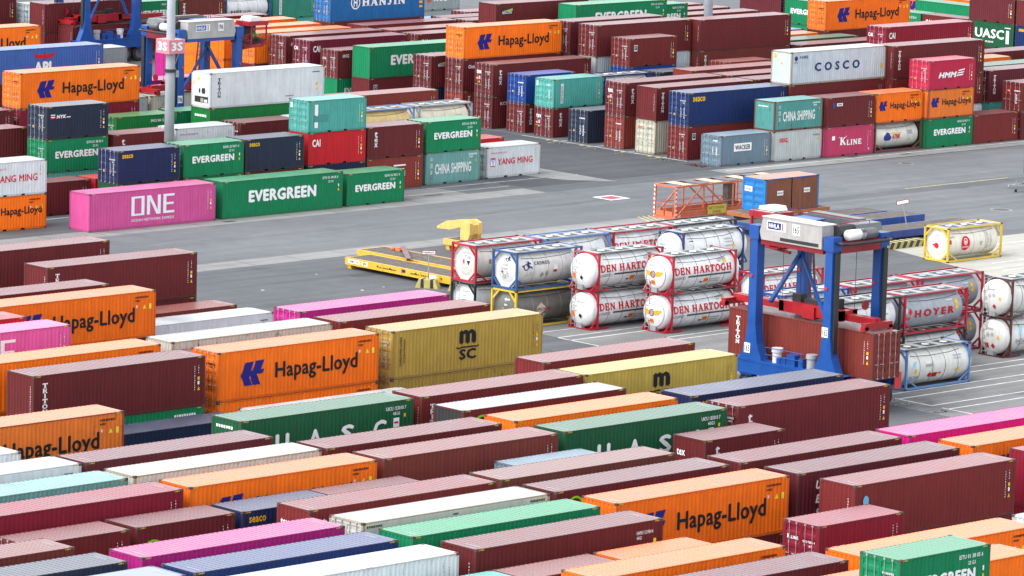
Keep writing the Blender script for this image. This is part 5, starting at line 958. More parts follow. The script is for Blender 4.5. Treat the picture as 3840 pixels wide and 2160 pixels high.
# ---------------------------------------------------------------- tank stacks in the middle of the yard
TH=2.591
for x,y,z,st,lab in (
 (213.2,228.9,0,'tkblk','white tank in black frame under the red framed one beside magenta container'),
 (213.2,228.9,TH,'tkred','stained tank in red frame at left end of the tank stacks'),
 (213.4,225.1,0,'tkeuro','grimy dark grey tank in yellow frame under the blue framed one'),
 (213.4,225.1,TH,'tkcronos','white tank in dark blue frame with sea horse emblem'),
 (219.5,228.6,0,'tkbl','bottom tank under the pale blue framed one behind sea horse tank'),
 (219.5,228.6,TH,'tkbl','white tank in pale blue frame behind the sea horse emblem tank'),
 (225.7,228.5,0,'dhb','bottom tank under the red framed lettered one in back tank row'),
 (225.7,228.5,TH,'dhb','white tank in red frame with half hidden red letters in back tank row'),
 (231.9,228.6,0,'tkblack','bottom tank under the black framed one in back tank row'),
 (231.9,228.6,TH,'tkblack','white tank in black frame farthest right of the back tank row'),
 (217.9,221.9,0,'dh','lower left red lettered tank with round end and plain dome'),
 (217.9,221.9,TH,'dh','upper left red lettered tank with plain white rounded end'),
 (221.2,218.2,0,'dh','lower right red lettered tank with gold wings on its end'),
 (221.2,218.2,TH,'dh','upper right red lettered tank with gold wings and ladder'),
 (229.6,225.6,0,'exsif','bottom tank under the navy braced tank with vertical blue sign'),
 (229.6,225.6,TH,'exsif','white tank with navy end frames and vertical blue sign'),
 (233.0,221.1,0,'dhb','white red framed ground tank seen through the blue carrier legs'),
 (215.4,202.5,0,'tkroyal','bottom tank under the royal blue framed one behind carrier'),
 (215.4,202.5,TH,'tkroyal','tank in royal blue frame seen between the carrier legs'),
 (221.9,202.4,0,'hoyb','bottom grey tank under left red framed one behind the front grey tank'),
 (221.9,202.4,TH,'hoyb','grey tank in red frame right behind the carrier far leg'),
 (228.3,202.4,0,'hoyb','lower grey tank in red frame behind the round ended white tanks'),
 (228.3,202.4,TH,'hoyb','upper grey tank in red frame with three hatches farthest back'),
 (215.7,198.3,0,'utcu','bottom tank under the black framed one right of carrier'),
 (215.7,198.3,TH,'utcu','white tank in black frame just behind the carrier spreader'),
 (222.1,198.3,0,'utcu','white tank in black frame under the grey red lettered tank'),
 (222.1,198.3,TH,'hoyer','grey tank in red frame with five spaced red letters in front'),
 (233.1,198.8,0,'ingu','lower round ended white tank in maroon end frame at right edge'),
 (233.1,198.8,TH,'ingu','upper round ended white tank in maroon end frame at right edge'),
 (218.0,194.3,0,'bulk','white ground tank in blue frame beside the carrier box doors'),
 (261.1,229.1,0,'eyel','cream tank in bright yellow frame standing alone on pale concrete')):
    tank(x,y,z,st,'-',lab)
# ---------------------------------------------------------------- straddle carriers
BLU=C(.006,.065,.28,.4); BLUD=C(.006,.05,.2,.4); RED_=C(.22,.008,.014,.5); GRY=C(.36,.35,.34,.5); DGR=C(.10,.105,.115,.4); WHT=C(.65,.66,.66,.2)
CLEAR=bpy.data.materials.new('clear_glass'); CLEAR.use_nodes=True
_t=CLEAR.node_tree; _b=_t.nodes['Principled BSDF']; _b.inputs['Base Color'].default_value=(.02,.03,.03,1); _b.inputs['Roughness'].default_value=.05; _b.inputs['Alpha'].default_value=.18
GLASS=mat('cab_glass',(.02,.025,.03),rough=.3,var=.02)
LAMP=mat('red_lamp',(.6,.02,.02),rough=.3)
HHLA=T_('HHLA',.03)
def carrier(label,base,axis,num,spr,ztop,cw=0):
    """axis 'Y': travel along +Y, near side faces -X; axis 'X': travel along +X, near side faces -Y"""
    root=empty('straddle_carrier',base); tag(root,label,'carrier','blue straddle carriers')
    def mp(u,w,z): return (w,u,z) if axis=='Y' else (u,w,z)
    def put(name,m,col,par=root,mats=(None,),sm=False):
        m.v=[mp(*p) for p in m.v]
        return obj(name,m.mesh(name,[GLOSS if q is None else q for q in mats],sm),par,color=col)
    def flat(name,geos,w0,col,par,face='near'):
        def s(a,b,d):
            if face=='near': return mp(a if axis=='X' else -a,w0-d,b)
            return mp(w0-d,a,b) if axis=='Y' else mp(w0-d,-a,b)
        return pr(par,name,geos,col,s)
    WD=5.0
    for side in (0,1):
        w0=0 if side==0 else WD-.72; w1=w0+.72
        b=MB().box(0,w0,1.5,9.2,w1,2.38).box(.0,w0-.03,2.25,9.2,w1+.03,2.40).box(0,w0-.03,1.48,9.2,w1+.03,1.6); b.box(-.25,w0+.1,1.55,0,w1-.1,2.2)
        sill=put('sill_beam',b,BLU)
        put('end_guard',MB().box(-.3,w0+.05,1.3,-.25,w1-.05,2.3),C(.55,.03,.03,.2),sill)
        for k,u in enumerate((1.0,2.75,6.45,8.2)):
            t=MB().lathe([(-.2,.5),(-.2,.72),(-.12,.78),(.12,.78),(.2,.72),(.2,.5)],(0,0,0),'y',22); t.v=[(p[0]+u,p[1]+w0+.36,p[2]+.78) for p in t.v]
            wh=put('wheel',t,WHT,root,(RUB,)); r_=MB().lathe([(-.21,.2),(-.22,.46),(.22,.46),(.21,.2)],(0,0,0),'y',16); r_.v=[(p[0]+u,p[1]+w0+.36,p[2]+.78) for p in r_.v]
            put('rim',r_,DGR,wh); put('fork',MB().beam((u,w0+.36,.8),(u,w0+.36,1.6),.5,.2).box(u-.5,w0+.02,1.35,u+.5,w1-.02,1.52),BLUD,sill)
        for k,u in enumerate((1.58,7.85)):
            m=MB()
            # flared foot and column
            pr_=[(u-.95,2.4),(u+.95,2.4),(u+.5,3.4),(u+.32,4.6),(u+.28,10.7),(u-.28,10.7),(u-.32,4.6),(u-.5,3.4)]
            m.prism(pr_,w0+.04,w1-.04); leg=put('leg',m,BLU)
            put('column_rail',MB().box(u+.33,w0+.2,3.6,u+.5,w0+.55,9.8) if k==1 else MB().box(u-.5,w0+.2,3.6,u-.33,w0+.55,9.8),DGR,leg,(DARK,))
            put('column_cap',MB().box(u-.4,w0-.03,9.9,u+.4,w1+.03,10.75),BLU,leg)
            put('marker_lamp',MB().lathe([(0,.1),(.07,.09)],(0,0,0),'y',10).tf(Matrix.Translation((u+.1,w0-.03,7.6))),RED_,leg,(LAMP,))
            if side==0:
                if num: flat('number_plate',[(SQ,(u-.35 if axis=='X' else -u-.35)+(-.2 if k else .0),2.75 if k else 4.6,.5,.62)],w0+.03,WHITE,leg); flat('lettering',[(T_(num,.02),(u-.3 if axis=='X' else -u-.3)+(-.2 if k else .0),2.85 if k else 4.7,.4,.4)],w0+.025,BLACK,leg)
        # drive units standing on the sill
        for u in (3.1,6.0):
            d=MB().lathe([(2.4,.3),(3.0,.3),(3.05,.36),(3.3,.36)],(0,0,0),'z',14); d.v=[(p[0]+u,p[1]+w0+.5,p[2]) for p in d.v]; put('drive_motor',d,C(.32,.34,.36,.2) if u<4 else WHT,sill)
        put('hydraulic_box',MB().box(4.2,w0+.15,2.4,4.9,w1-.1,3.1).box(5.0,w0+.2,2.4,5.4,w1-.15,2.8).box(3.6,w0+.2,2.4,3.95,w1-.2,2.95).lathe([(2.4,.22),(2.75,.22)],(5.6,w0+.3,0),'z',12),BLU,sill)
        put('handrail',MB().tube([(3.4,w0+.05,2.4),(3.4,w0+.05,3.3),(6.6,w0+.05,3.3),(6.6,w0+.05,2.4)],.025,5).tube([(3.4,w0+.05,2.85),(6.6,w0+.05,2.85)],.02,5),BLU,sill)
    for u in (1.55,7.85):
        put('cross_beam',MB().box(u-.35,.70,9.75,u+.35,WD-.70,10.45),RED_)
    # near machinery box with sign
    bm=MB().prism([(2.15,9.95),(7.2,9.95),(7.35,10.4),(7.1,11.35),(2.15,11.35)],-.05,1.15); mb=put('machinery_box',bm,GRY)
    put('lower_beam',MB().box(2.1,.05,9.65,7.3,.9,9.94),BLU if axis=='X' else RED_)
    put('box_lid',MB().box(2.1,-.1,11.36,7.15,1.2,11.42),C(.5,.5,.49,.3),mb)
    if axis=='Y': put('vent_grille',MB().box(2.4,-.07,10.05,5.6,-.048,10.25),DGR,mb,(DARK,))
    su=5.6 if axis=='Y' else 2.95
    if axis=='Y':
        flat('sign_plate',[(SQ,-6.75,10.62,1.6,.56)],-.056,WHITE,mb); flat('sign_plate',[(SQ,-6.68,10.68,1.12,.44)],-.062,C(.012,.025,.14,0),mb); flat('lettering',[(HHLA,-6.58,10.76,.9,.28)],-.07,WHITE,mb); flat('sign_plate',[(SQ,-5.48,10.68,.1,.44)],-.064,C(.4,.02,.04,0),mb)
        flat('number_plate',[(SQ,-4.6,10.55,.62,.66)],-.056,WHITE,mb); flat('lettering',[(T_(num,.02),-4.53,10.66,.48,.44)],-.064,BLACK,mb)
    else:
        flat('sign_plate',[(SQ,3.0,10.55,1.5,.56)],-.056,WHITE,mb); flat('sign_plate',[(SQ,3.06,10.61,1.05,.44)],-.062,C(.05,.13,.36,0),mb); flat('lettering',[(HHLA,3.14,10.69,.85,.28)],-.07,WHITE,mb); flat('sign_plate',[(SQ,4.25,10.61,.1,.44)],-.064,C(.4,.1,.1,0),mb)
        if num: flat('number_plate',[(SQ,5.4,10.5,.6,.68)],-.056,WHITE,mb); flat('lettering',[(T_(num,.02),5.47,10.62,.46,.44)],-.064,BLACK,mb)
    put('engine_housing',MB().box(2.6,3.5,10.45,7.1,4.95,11.35).box(2.9,3.7,11.35,6.9,4.7,11.42),DGR,root)
    put('tool_chest',MB().box(4.6,1.6,10.4,6.2,2.7,11.25).box(4.5,1.5,11.25,6.3,2.8,11.33),BLU,root)
    put('platform',MB().box(1.9,1.1,10.3,7.5,3.6,10.42).box(7.2,.8,10.35,8.6,3.4,10.45),RED_,root,(None,))
    for w_ in (1.2,2.1):
        mt=MB().lathe([(0,.34),(1.35,.34),(1.38,.28),(1.5,.28)],(0,0,0),'y',16); mt.v=[(p[0]+1.1,p[1]+w_*1.1-.2,p[2]+10.85) for p in mt.v]; put('winch_motor',mt,WHT if w_<2 else DGR,root,(None,),True)
    put('winch_drum',MB().lathe([(0,.45),(3.2,.45)],(0,0,0),'y',16).tf(Matrix.Translation((2.0,1.0,10.9))),DGR,root,(DARK,))
    put('wind_cover',MB().prism([(1.4,10.9),(2.6,10.9),(2.5,11.35),(1.6,11.35)],2.4,4.6),DGR,root)
    put('bumper_pipe',MB().tube([(1.6,.3,10.45),(.75,.35,10.4),(.6,.7,10.4),(.6,WD-.7,10.4),(.75,WD-.35,10.4),(1.6,WD-.3,10.45)],.1,8),DGR,root,(DARK,))
    hr=MB()
    for a,b2 in (((7.2,1.3),(9.2,1.3)),((2.4,3.4),(7.2,3.4)),((1.8,1.2),(1.8,3.8)),((7.4,1.3),(7.4,3.4))):
        hr.tube([(*a,10.4),(*a,11.5),(*b2,11.5),(*b2,10.4)],.03,5); hr.tube([(*a,10.95),(*b2,10.95)],.025,5)
    put('guard_rail',hr,RED_)
    # operator cab
    cu=9.35
    cab=MB().box(cu-.35,.22,11.05,cu+1.85,1.95,11.42).box(cu,.25,9.2,cu+1.25,1.9,9.45).prism([(cu+1.2,9.2),(cu+1.72,9.62),(cu+1.72,9.86),(cu+1.2,9.45)],.25,1.9)
    for u in (cu-.02,cu+1.65):
        for w_ in (.28,1.8): cab.box(u,w_,9.4,u+.12,w_+.1,11.1)
    cab.box(cu-.02,1.8,9.4,cu+1.7,1.88,9.95)
    cb_=put('operator_cab',cab,C(.30,.008,.02,.1)); cb_.location=Vector(mp(0,cw,-.35)); put('side_window',MB().box(cu+.1,.30,9.5,cu+1.62,.315,11.05),WHT,cb_,(CLEAR,))
    put('cab_window',MB().box(cu+.1,1.82,9.95,cu+1.66,1.84,11.05).box(cu-.0,.4,9.5,cu+.02,1.8,11.05),WHT,cb_,(GLASS,))
    put('air_conditioner',MB().prism([(cu-.1,11.43),(cu+1.25,11.43),(cu+1.15,11.75),(cu+.1,11.78)],.4,1.7),WHT,cb_)
    put('cab_bracket',MB().beam((7.4,.6,9.9),(cu+.1,.6,10.1),.2,.3).beam((7.9,.6,9.1),(cu+.8,.7,9.25),.15,.2).box(cu-.75,.2,9.2,cu,1.9,9.3),RED_,cb_)
    cr_=MB()
    for u in (cu-.72,cu-.36): cr_.tube([(u,.22,9.3),(u,.22,10.35)],.03,5)
    cr_.tube([(cu-.72,.22,10.35),(cu,.22,10.35)],.03,5); cr_.tube([(cu-.72,.22,9.8),(cu,.22,9.8)],.03,5); put('cab_rail',cr_,RED_,cb_)
    seat=put('seat',MB().box(cu+.35,.85,9.45,cu+.85,1.35,9.95).box(cu+.28,.85,9.9,cu+.42,1.35,10.7),DGR,cb_,(DARK,))
    # ladder
    ld=MB(); p0,p1=(6.9,3.9,10.3),(6.15,3.9,3.4)
    for w_ in (3.75,4.2): ld.beam((p0[0],w_,p0[2]),(p1[0],w_,p1[2]),.14,.07)
    for i in range(18):
        t=i/17.5; ld.beam((p0[0]+(p1[0]-p0[0])*t,3.75,p0[2]+(p1[2]-p0[2])*t),(p0[0]+(p1[0]-p0[0])*t,4.2,p0[2]+(p1[2]-p0[2])*t),.05,.05)
    put('ladder',ld,C(.10,.006,.01,.2))
    put('brace',MB().beam((7.9,4.35,8.7),(7.5,1.3,ztop+.8),.22,.22),BLU); put('brace',MB().beam((7.9,4.35,8.7),(2.3,.85,ztop+.3),.18,.18),BLU)
    # spreader
    L=spr; uc=4.6 if axis=='Y' else 4.6
    c0,c1=(uc-L/2+SOFF,uc+L/2+SOFF); w0,w1=WD/2-1.219,WD/2+1.219; z=ztop
    s=MB().box(uc-2.6,WD/2-.75,z+.25,uc+2.6,WD/2-.35,z+.95).box(uc-2.6,WD/2+.35,z+.25,uc+2.6,WD/2+.75,z+.95).box(uc-2.6,WD/2-.75,z+.3,uc-2.2,WD/2+.75,z+.9).box(uc+2.2,WD/2-.75,z+.3,uc+2.6,WD/2+.75,z+.9).box(uc-.5,WD/2-.9,z+.12,uc+.5,WD/2+.9,z+.85)
    s.box(c0+.15,WD/2-.3,z+.3,c1-.15,WD/2-.06,z+.72).box(c0+.15,WD/2+.06,z+.3,c1-.15,WD/2+.3,z+.72)
    sp_=put('spreader',s,C(.33,.008,.014,.5))
    for u in (c0,c1-.35): put('spreader_end_beam',MB().box(u,w0,z+.10,u+.35,w1,z+.5).box(u,w0-.05,z+.02,u+.35,w0+.3,z+.3).box(u,w1-.3,z+.02,u+.35,w1+.05,z+.3),C(.30,.01,.014,.6),sp_)
    put('hose_reel',MB().lathe([(-.04,.3),(.04,.3)],(0,0,0),'x',16).tf(Matrix.Translation((uc-3.0,WD/2+1.0,z+1.2))),RED_,sp_)
    put('hoist_gear',MB().box(uc-1.9,WD/2-.3,z+.75,uc-1.2,WD/2+.3,z+1.5).box(uc+1.2,WD/2-.3,z+.75,uc+1.9,WD/2+.3,z+1.4).box(uc-.9,WD/2-.3,z+.9,uc+.9,WD/2+.3,z+1.2),DGR,sp_,(DARK,))
    for u in (uc-2.3,uc+2.3):
        for w_ in (WD/2-.8,WD/2+.8): put('hoist_rope',MB().tube([(u,w_,z+.9),(u,w_,10.3)],.022,4),DGR,root,(DARK,))
    return root
SOFF=1.0
c165=carrier('nearest blue straddle carrier numbered 165 gripping a maroon container',(208.3,190.75,0),'Y','165',12.192,5.10,2.75)
container(209.6,201.75,2.2,'40','brickred','E','TRI','brick maroon container hanging crosswise in the nearest blue straddle carrier',rz=-math.pi/2,group='shipping containers stacked in the yard')
SOFF=-1.6
c196=carrier('blue straddle carrier numbered 196 with red cab at the upper left',(248.6,305.4,0),'X','196',6.058,5.19)
SOFF=2.2
c3=carrier('blue straddle carrier carrying a dark maroon container at top left',(285.2,364.7,0),'X','',12.192,3.72)
container(285.9,365.98,.8,'40','maroon','E','S','dark maroon container hanging low in the top left straddle carrier')
# ---------------------------------------------------------------- carrier driver
def skin_body(name,pts,edges,rad,mt,parent,sub=1):
    me=bpy.data.meshes.new(name); me.from_pydata(pts,edges,[]); o=obj(name,me,parent)
    me.materials.append(mt)
    md=o.modifiers.new('skin','SKIN')
    if not me.skin_vertices: return o
    for i,r in enumerate(rad): me.skin_vertices[0].data[i].radius=(r,r); me.skin_vertices[0].data[i].use_root=(i==0)
    sb=o.modifiers.new('sub','SUBSURF'); sb.levels=sub; sb.render_levels=sub
    return o
SKIN=mat('skin',(.45,.26,.18),rough=.55); HIVIS=mat('hi_vis_cloth',(.12,.75,.05),rough=.8); TROU=mat('dark_cloth',(.02,.025,.04),rough=.9); HAIR=mat('hair',(.03,.02,.012),rough=.7)
P0=Vector((248.6+9.95,305.4+.85,9.6))
pelv=[(0,0,0),(.02,0,.22),(.08,0,.46),(.1,0,.56),(.12,0,.66),(.14,0,.80),(.08,-.2,.45),(.22,-.25,.2),(.42,-.16,.18),(.5,-.14,.17),(.08,.2,.45),(.22,.25,.2),(.42,.16,.18),(.5,.14,.17),(.1,-.1,-.02),(.46,-.12,.0),(.48,-.12,-.42),(.6,-.12,-.46),(.1,.1,-.02),(.46,.12,.0),(.48,.12,-.42),(.6,.12,-.46)]
ed=[(0,1),(1,2),(2,3),(3,4),(4,5),(2,6),(6,7),(7,8),(8,9),(2,10),(10,11),(11,12),(12,13),(0,14),(14,15),(15,16),(16,17),(0,18),(18,19),(19,20),(20,21)]
ra=[.14,.14,.15,.06,.085,.09,.06,.05,.04,.035,.06,.05,.04,.035,.09,.07,.055,.045,.09,.07,.055,.045]
person=skin_body('person',pelv,ed,ra,SKIN,None); person.location=P0; person.scale=(1.12,1.12,1.12)
tag(person,'driver in a bright green top seated inside the red carrier cab','person')
skin_body('hi_vis_top',[pelv[i] for i in (0,1,2,6,7,8,10,11,12)],[(0,1),(1,2),(2,3),(3,4),(4,5),(2,6),(6,7),(7,8)],[.155,.155,.165,.08,.065,.055,.08,.065,.055],HIVIS,person)
skin_body('trousers',[pelv[i] for i in (0,14,15,16,18,19,20)],[(0,1),(1,2),(2,3),(0,4),(4,5),(5,6)],[.15,.10,.08,.065,.10,.08,.065],TROU,person)
obj('hair',MB().lathe([(-.02,.10),(.05,.10),(.09,.07),(.11,.02)],(.12,0,.80),'z',12).mesh('hair',[HAIR],True),person)
# ---------------------------------------------------------------- trailers, cage, lamp posts and other yard furniture
YELT=C(.62,.36,.03,.5); WOOD=mat('deck_timber',(.10,.085,.072),rough=.85,var=.35,scale=2.2); STEELW=mat('worn_deck_steel',(.42,.36,.26),rough=.6,var=.2,scale=2)
def deck_trailer(label,x0,x1,y0,y1,zd,dep,col,planks,axis='Y',name='flat_trailer',strips=4,group=None,wheels=True):
    root=empty(name,((x0+x1)/2,(y0+y1)/2,0)); tag(root,label,'trailer',group); ox,oy=(x0+x1)/2,(y0+y1)/2
    a,b=(x1-x0)/2,(y1-y0)/2
    f=MB().box(-a,-b,zd-dep,-a+.12,b,zd).box(a-.12,-b,zd-dep,a,b,zd).box(-a+.12,-b,zd-dep,a-.12,-b+.12,zd).box(-a+.12,b-.12,zd-dep,a-.12,b,zd)
    n=6
    for i in range(1,n):
        if axis=='Y': y=-b+2*b*i/n; f.box(-a-.03,y-.05,zd-dep,-a,y+.05,zd)
        else: x=-a+2*a*i/n; f.box(x-.05,-b-.03,zd-dep,x+.05,-b,zd)
    obj('frame',f.mesh('trailer_frame',[GLOSS]),root,color=col)
    # deck boards
    k=strips
    for i in range(k):
        if axis=='Y':
            w_=(2*a-.24)/k; xx=-a+.12+i*w_; obj('deck_board',MB().box(xx+.05,-b+.15,zd-.06,xx+w_-.05,b-.15,zd-.012).mesh('deck',[WOOD]),root)
        else:
            w_=(2*a-.24)/k; xx=-a+.12+i*w_; obj('deck_board',MB().box(xx+.012,-b+.13,zd-.06,xx+w_-.012,b-.13,zd+.004*(i%3)).mesh('deck',[WOOD]),root)
    obj('deck_plate',MB().box(-a+.1,-b+.1,zd-.09,a-.1,b-.1,zd-.065).mesh('deckp',[STEELW if planks else DARK]),root)
    if axis=='Y':
        for s in (-1,1): obj('support_foot',MB().prism([(-.25,0),(.25,0),(.32,zd-dep),(-.32,zd-dep)],-.2,.2).tf(Matrix.Translation((s*(a-.4),b-.35,0))).mesh('foot',[GLOSS]),root,color=col)
        if wheels:
            for y in (-b+1.2,-b+2.0):
                for s in (-.7,.7): obj('wheel',MB().lathe([(-.2,.28),(-.15,.33),(.15,.33),(.2,.28)],(s,y,.33),'x',16).mesh('wheel',[RUB]),root)
    else:
        for x in (-a+.8,a-.8): obj('support_foot',MB().box(x-.3,-b+.3,0,x+.3,b-.3,zd-dep).mesh('foot',[DARK]),root)
    return root
t1=deck_trailer('nearest yellow roll trailer with lettered side beside the sign',221.6,224.15,239.6,251.7,.82,.52,YELT,True,group='yellow roll trailers')
pr(t1,'number_plate',[(SQ,-5.7,.45,1.3,.28),(SQ,-4.2,.42,.6,.3),(SQ,3.0,.42,.7,.3)],WHITE,lambda a,b,d:(-1.275-.008-d,-a,b))
pr(t1,'lettering',[(T_('TRL 125-01',.01),-5.62,.50,1.1,.17),(HB1,-2.3,.5,1.8,.09),(HB1,1.0,.5,1.7,.09)],BLACK,lambda a,b,d:(-1.275-.016-d,-a,b))
pr(t1,'sign_plate',[(SQ,-.05,.5,.5,.22)],C(.02,.03,.14,0),lambda a,b,d:(-1.275-.012-d,-a,b))
for i in range(8): obj('lashing_ring',MB().lathe([(0,.07),(.05,.06)],(0,0,0),'x',8).tf(Matrix.Translation((-1.34,5.2-i*1.35,.6))).mesh('ring',[CAST]),t1)
t2=deck_trailer('middle yellow roll trailer with a loose red beam across its deck',224.8,227.6,241.2,254.0,.82,.4,YELT,True,group='yellow roll trailers')
b1=obj('steel_beam',MB().box(-.12,-3.0,0,.12,3.0,.14).box(-.2,-3.0,.14,.2,3.0,.17).mesh('beam',[GLOSS]),None,(226.0,250.1,.83),R(-38),color=C(.10,.022,.02,.8)); tag(b1,'rusty red steel beam lying slantwise on the yellow trailer','beam')
rg=MB()
for i in range(26):
    x,y=random.uniform(-.35,.35),random.uniform(-.5,.5); rg.box(x,y,0,x+random.uniform(.15,.4),y+random.uniform(.1,.3),random.uniform(.05,.16))
o=obj('orange_netting',rg.mesh('net',[mat('orange_net',(.6,.16,.06),rough=.8)]),None,(227.0,252.0,.83)); tag(o,'crumpled orange netting heap on the middle yellow trailer','netting')
t3=deck_trailer('yellow trailer with raised gooseneck behind the red framed tank',233.8,236.6,242.0,254.6,.85,.45,C(.62,.40,.10,.5),True,strips=2,group='yellow roll trailers')
g=MB()
for x in (-.62,.30):
    for p in ([(5.2,.85),(6.0,.85),(6.0,1.75),(5.6,2.35),(5.0,2.15),(5.0,1.3)],): 
        n=len(g.v); g.prism([(y,z) for y,z in p],x,x+.32); 
        for i in range(n,len(g.v)): q=g.v[i]; g.v[i]=(q[1],q[0],q[2])
    n=len(g.v); g.prism([(5.6,2.35),(7.6,2.05),(8.6,1.55),(8.6,1.38),(7.2,1.45),(5.9,1.8)],x+.02,x+.30)
    for i in range(n,len(g.v)): q=g.v[i]; g.v[i]=(q[1],q[0],q[2])
g.box(-.35,7.2,1.5,.35,7.5,1.9); g.box(-.3,5.1,1.3,.3,5.4,2.0)
gn=obj('gooseneck',g.mesh('gooseneck',[GLOSS]),t3,(0,0,0),color=C(.66,.42,.12,.3)); gn.location=(-.2,-.9,0)
# blue flats
f1=deck_trailer('blue sided timber deck flat trailer farthest back behind the carrier',258.5,273.2,246.2,248.7,.95,.5,C(.02,.05,.19,.8),False,'X',strips=30,group='blue flat trailers with timber decks')
f2=deck_trailer('blue sided timber deck flat trailer in the middle of three',259.0,274.6,243.5,246.0,.92,.6,C(.015,.06,.25,.8),False,'X',strips=32,group='blue flat trailers with timber decks')
f3=deck_trailer('blue sided timber deck flat trailer nearest the yellow framed tank',258.0,275.4,238.5,241.0,.90,.55,C(.015,.04,.2,.8),False,'X',strips=36,group='blue flat trailers with timber decks')
f4=deck_trailer('rusty low trailer under the blue and brown container',260.6,269.5,248.9,251.5,1.25,.3,C(.35,.12,.04,1),False,'X',strips=16,group='blue flat trailers with timber decks')
# blue container with brown tarpaulin side standing on the low trailer
mc=empty('tarpaulin_container',(262.2,249.0,1.26)); tag(mc,'blue ended container with brown tarpaulin sides on a low trailer','container')
bc=C(.02,.16,.42,1.2)
L20,H20=6.058,2.591
obj('frame',cmesh('frame',L20,H20),mc,color=bc); obj('roof_panel',cmesh('roof',L20,H20),mc,color=C(.36,.12,.06,1))
for k in (0,1):
    d=obj('door',cmesh('door',L20,H20),mc,(0,.15 if k==0 else W_-.15,0),color=bc)
    if k: d.scale=(1,-1,1)
obj('end_panel',cmesh('end',L20,H20),mc,(L20,W_,0),math.pi,color=bc)
TARP=mat('brown_tarpaulin',(.17,.055,.028),rough=.75,var=.2,scale=1.2,streak=.15)
for x0_,x1_ in ((.15,2.95),(3.05,L20-.15)):
    for yy in (.0,W_-.03):
        m=MB(); n=10
        for i in range(n):
            a0=x0_+(x1_-x0_)*i/n;a1=x0_+(x1_-x0_)*(i+1)/n;w0=.02*math.sin(i*1.9);w1=.02*math.sin((i+1)*1.9)
            m.face([(a0,yy-.01+w0,.05),(a1,yy-.01+w1,.05),(a1,yy+.02,H20-.1),(a0,yy+.02,H20-.1)])
        obj('tarpaulin',m.mesh('tarp',[TARP]),mc)
pr(mc,'sign_plate',[(SQ,1.3,1.25,.7,.36),(SQ,4.3,1.3,.7,.36)],WHITE,lambda a,b,d:(a,-.045-d,b)); pr(mc,'lettering',[(T_('METALLBOX',.01),1.36,1.36,.58,.13),(T_('METALLBOX',.01),4.36,1.41,.58,.13)],BLACK,lambda a,b,d:(a,-.054-d,b))
pr(mc,'sign_plate',[(SQ,.25,1.5,.8,.4)],WHITE,'end'); pr(mc,'lettering',[(T_('METALLBOX',.01),.32,1.62,.66,.14)],BLACK,lambda a,b,d:(-.004-d,W_-a,b))
# orange rescue cage
cg=empty('rescue_cage',(259.6,256.1,0)); tag(cg,'orange steel rescue cage with open lattice sides and yellow sign','cage')
OR=C(.55,.14,.07,.5); CL,CW,CH=12.19,2.4,2.65
m=MB()
for x in (.08,CL-.08):
    for y in (.08,CW-.08): m.box(x-.08,y-.08,.02,x+.08,y+.08,CH)
for y in (.08,CW-.08): m.box(.16,y-.07,.02,CL-.16,y+.07,.2).box(.16,y-.06,CH-.14,CL-.16,y+.06,CH)
for x in (.08,CL-.08): m.box(x-.07,.16,.02,x+.07,CW-.16,.2).box(x-.06,.16,CH-.14,x+.06,CW-.16,CH)
obj('frame',m.mesh('cage_frame',[GLOSS]),cg,color=OR)
m=MB().box(.16,.16,.06,CL-.16,CW-.16,.12)
obj('floor_plate',m.mesh('cage_floor',[GLOSS]),cg,color=C(.4,.12,.07,.8))
for y in (.08,CW-.08):
    for a,b in (((.2,.2),(3.1,CH-.1)),((3.3,CH-.1),(6.4,.2)),((6.6,.2),(9.2,CH-.1)),((9.4,CH-.1),(12,.2))): obj('diagonal_brace',MB().beam((a[0],y,a[1]),(b[0],y,b[1]),.11,.09).mesh('diag',[GLOSS]),cg,color=OR)
    for x in (3.2,6.5,9.3): obj('post',MB().box(x-.05,y-.05,.2,x+.05,y+.05,CH-.1).mesh('post',[GLOSS]),cg,color=OR)
    for z in (.75,1.15): obj('rail',MB().tube([(.16,y,z),(CL-.16,y,z)],.03,5).mesh('rail',[GLOSS]),cg,color=OR)
    obj('kick_plate',MB().box(.7,y-.02,.18,CL-.4,y+.02,.62).mesh('kick',[GLOSS]),cg,color=OR)
for i,x in enumerate([.5,2.2,3.9,5.6,7.3,9.0,10.6]):
    obj('roof_plate',MB().box(x+.5,.1,CH+.003,x+1.55 if i<6 else CL-.1,CW-.1,CH+.03).mesh('rplate',[GLOSS]),cg,color=C(.46,.40,.24,.6) if i%2==0 else C(.03,.03,.035,.3))
obj('mesh_bench',MB().box(6.8,.9,.12,7.6,1.5,2.3).mesh('bench',[WOOD]),cg)
obj('kit_box',MB().box(8.0,.7,.12,9.4,1.7,.85).mesh('kit',[GLOSS]),cg,color=OR)
obj('gate',MB().box(-.02,.3,.2,.02,1.1,.62).tube([(0,.3,.62),(0,.3,1.2),(0,1.1,1.2),(0,1.1,.62)],.03,5).box(-.02,1.25,.2,.02,2.1,.62).tube([(0,1.25,.62),(0,1.25,1.2),(0,2.1,1.2),(0,2.1,.62)],.03,5).mesh('gate',[GLOSS]),cg,color=OR)
pr(cg,'sign_plate',[(SQ,3.6,.2,2.1,.72)],C(.62,.5,.10,.2),lambda a,b,d:(a,-.012-d,b)); pr(cg,'lettering',[(T_('RETTUNGS',.005,0,1.2),3.75,.6,1.7,.2),(T_('KORB',.005,0,1.2),4.2,.28,.85,.2)],C(.2,.12,.03,0),lambda a,b,d:(a,-.022-d,b))
ch=Geo()
for i in range(7): ch.poly([(0,i/7),(.5,i/7+.05),(1,i/7),(1,i/7+.07),(.5,i/7+.12),(0,i/7+.07)])
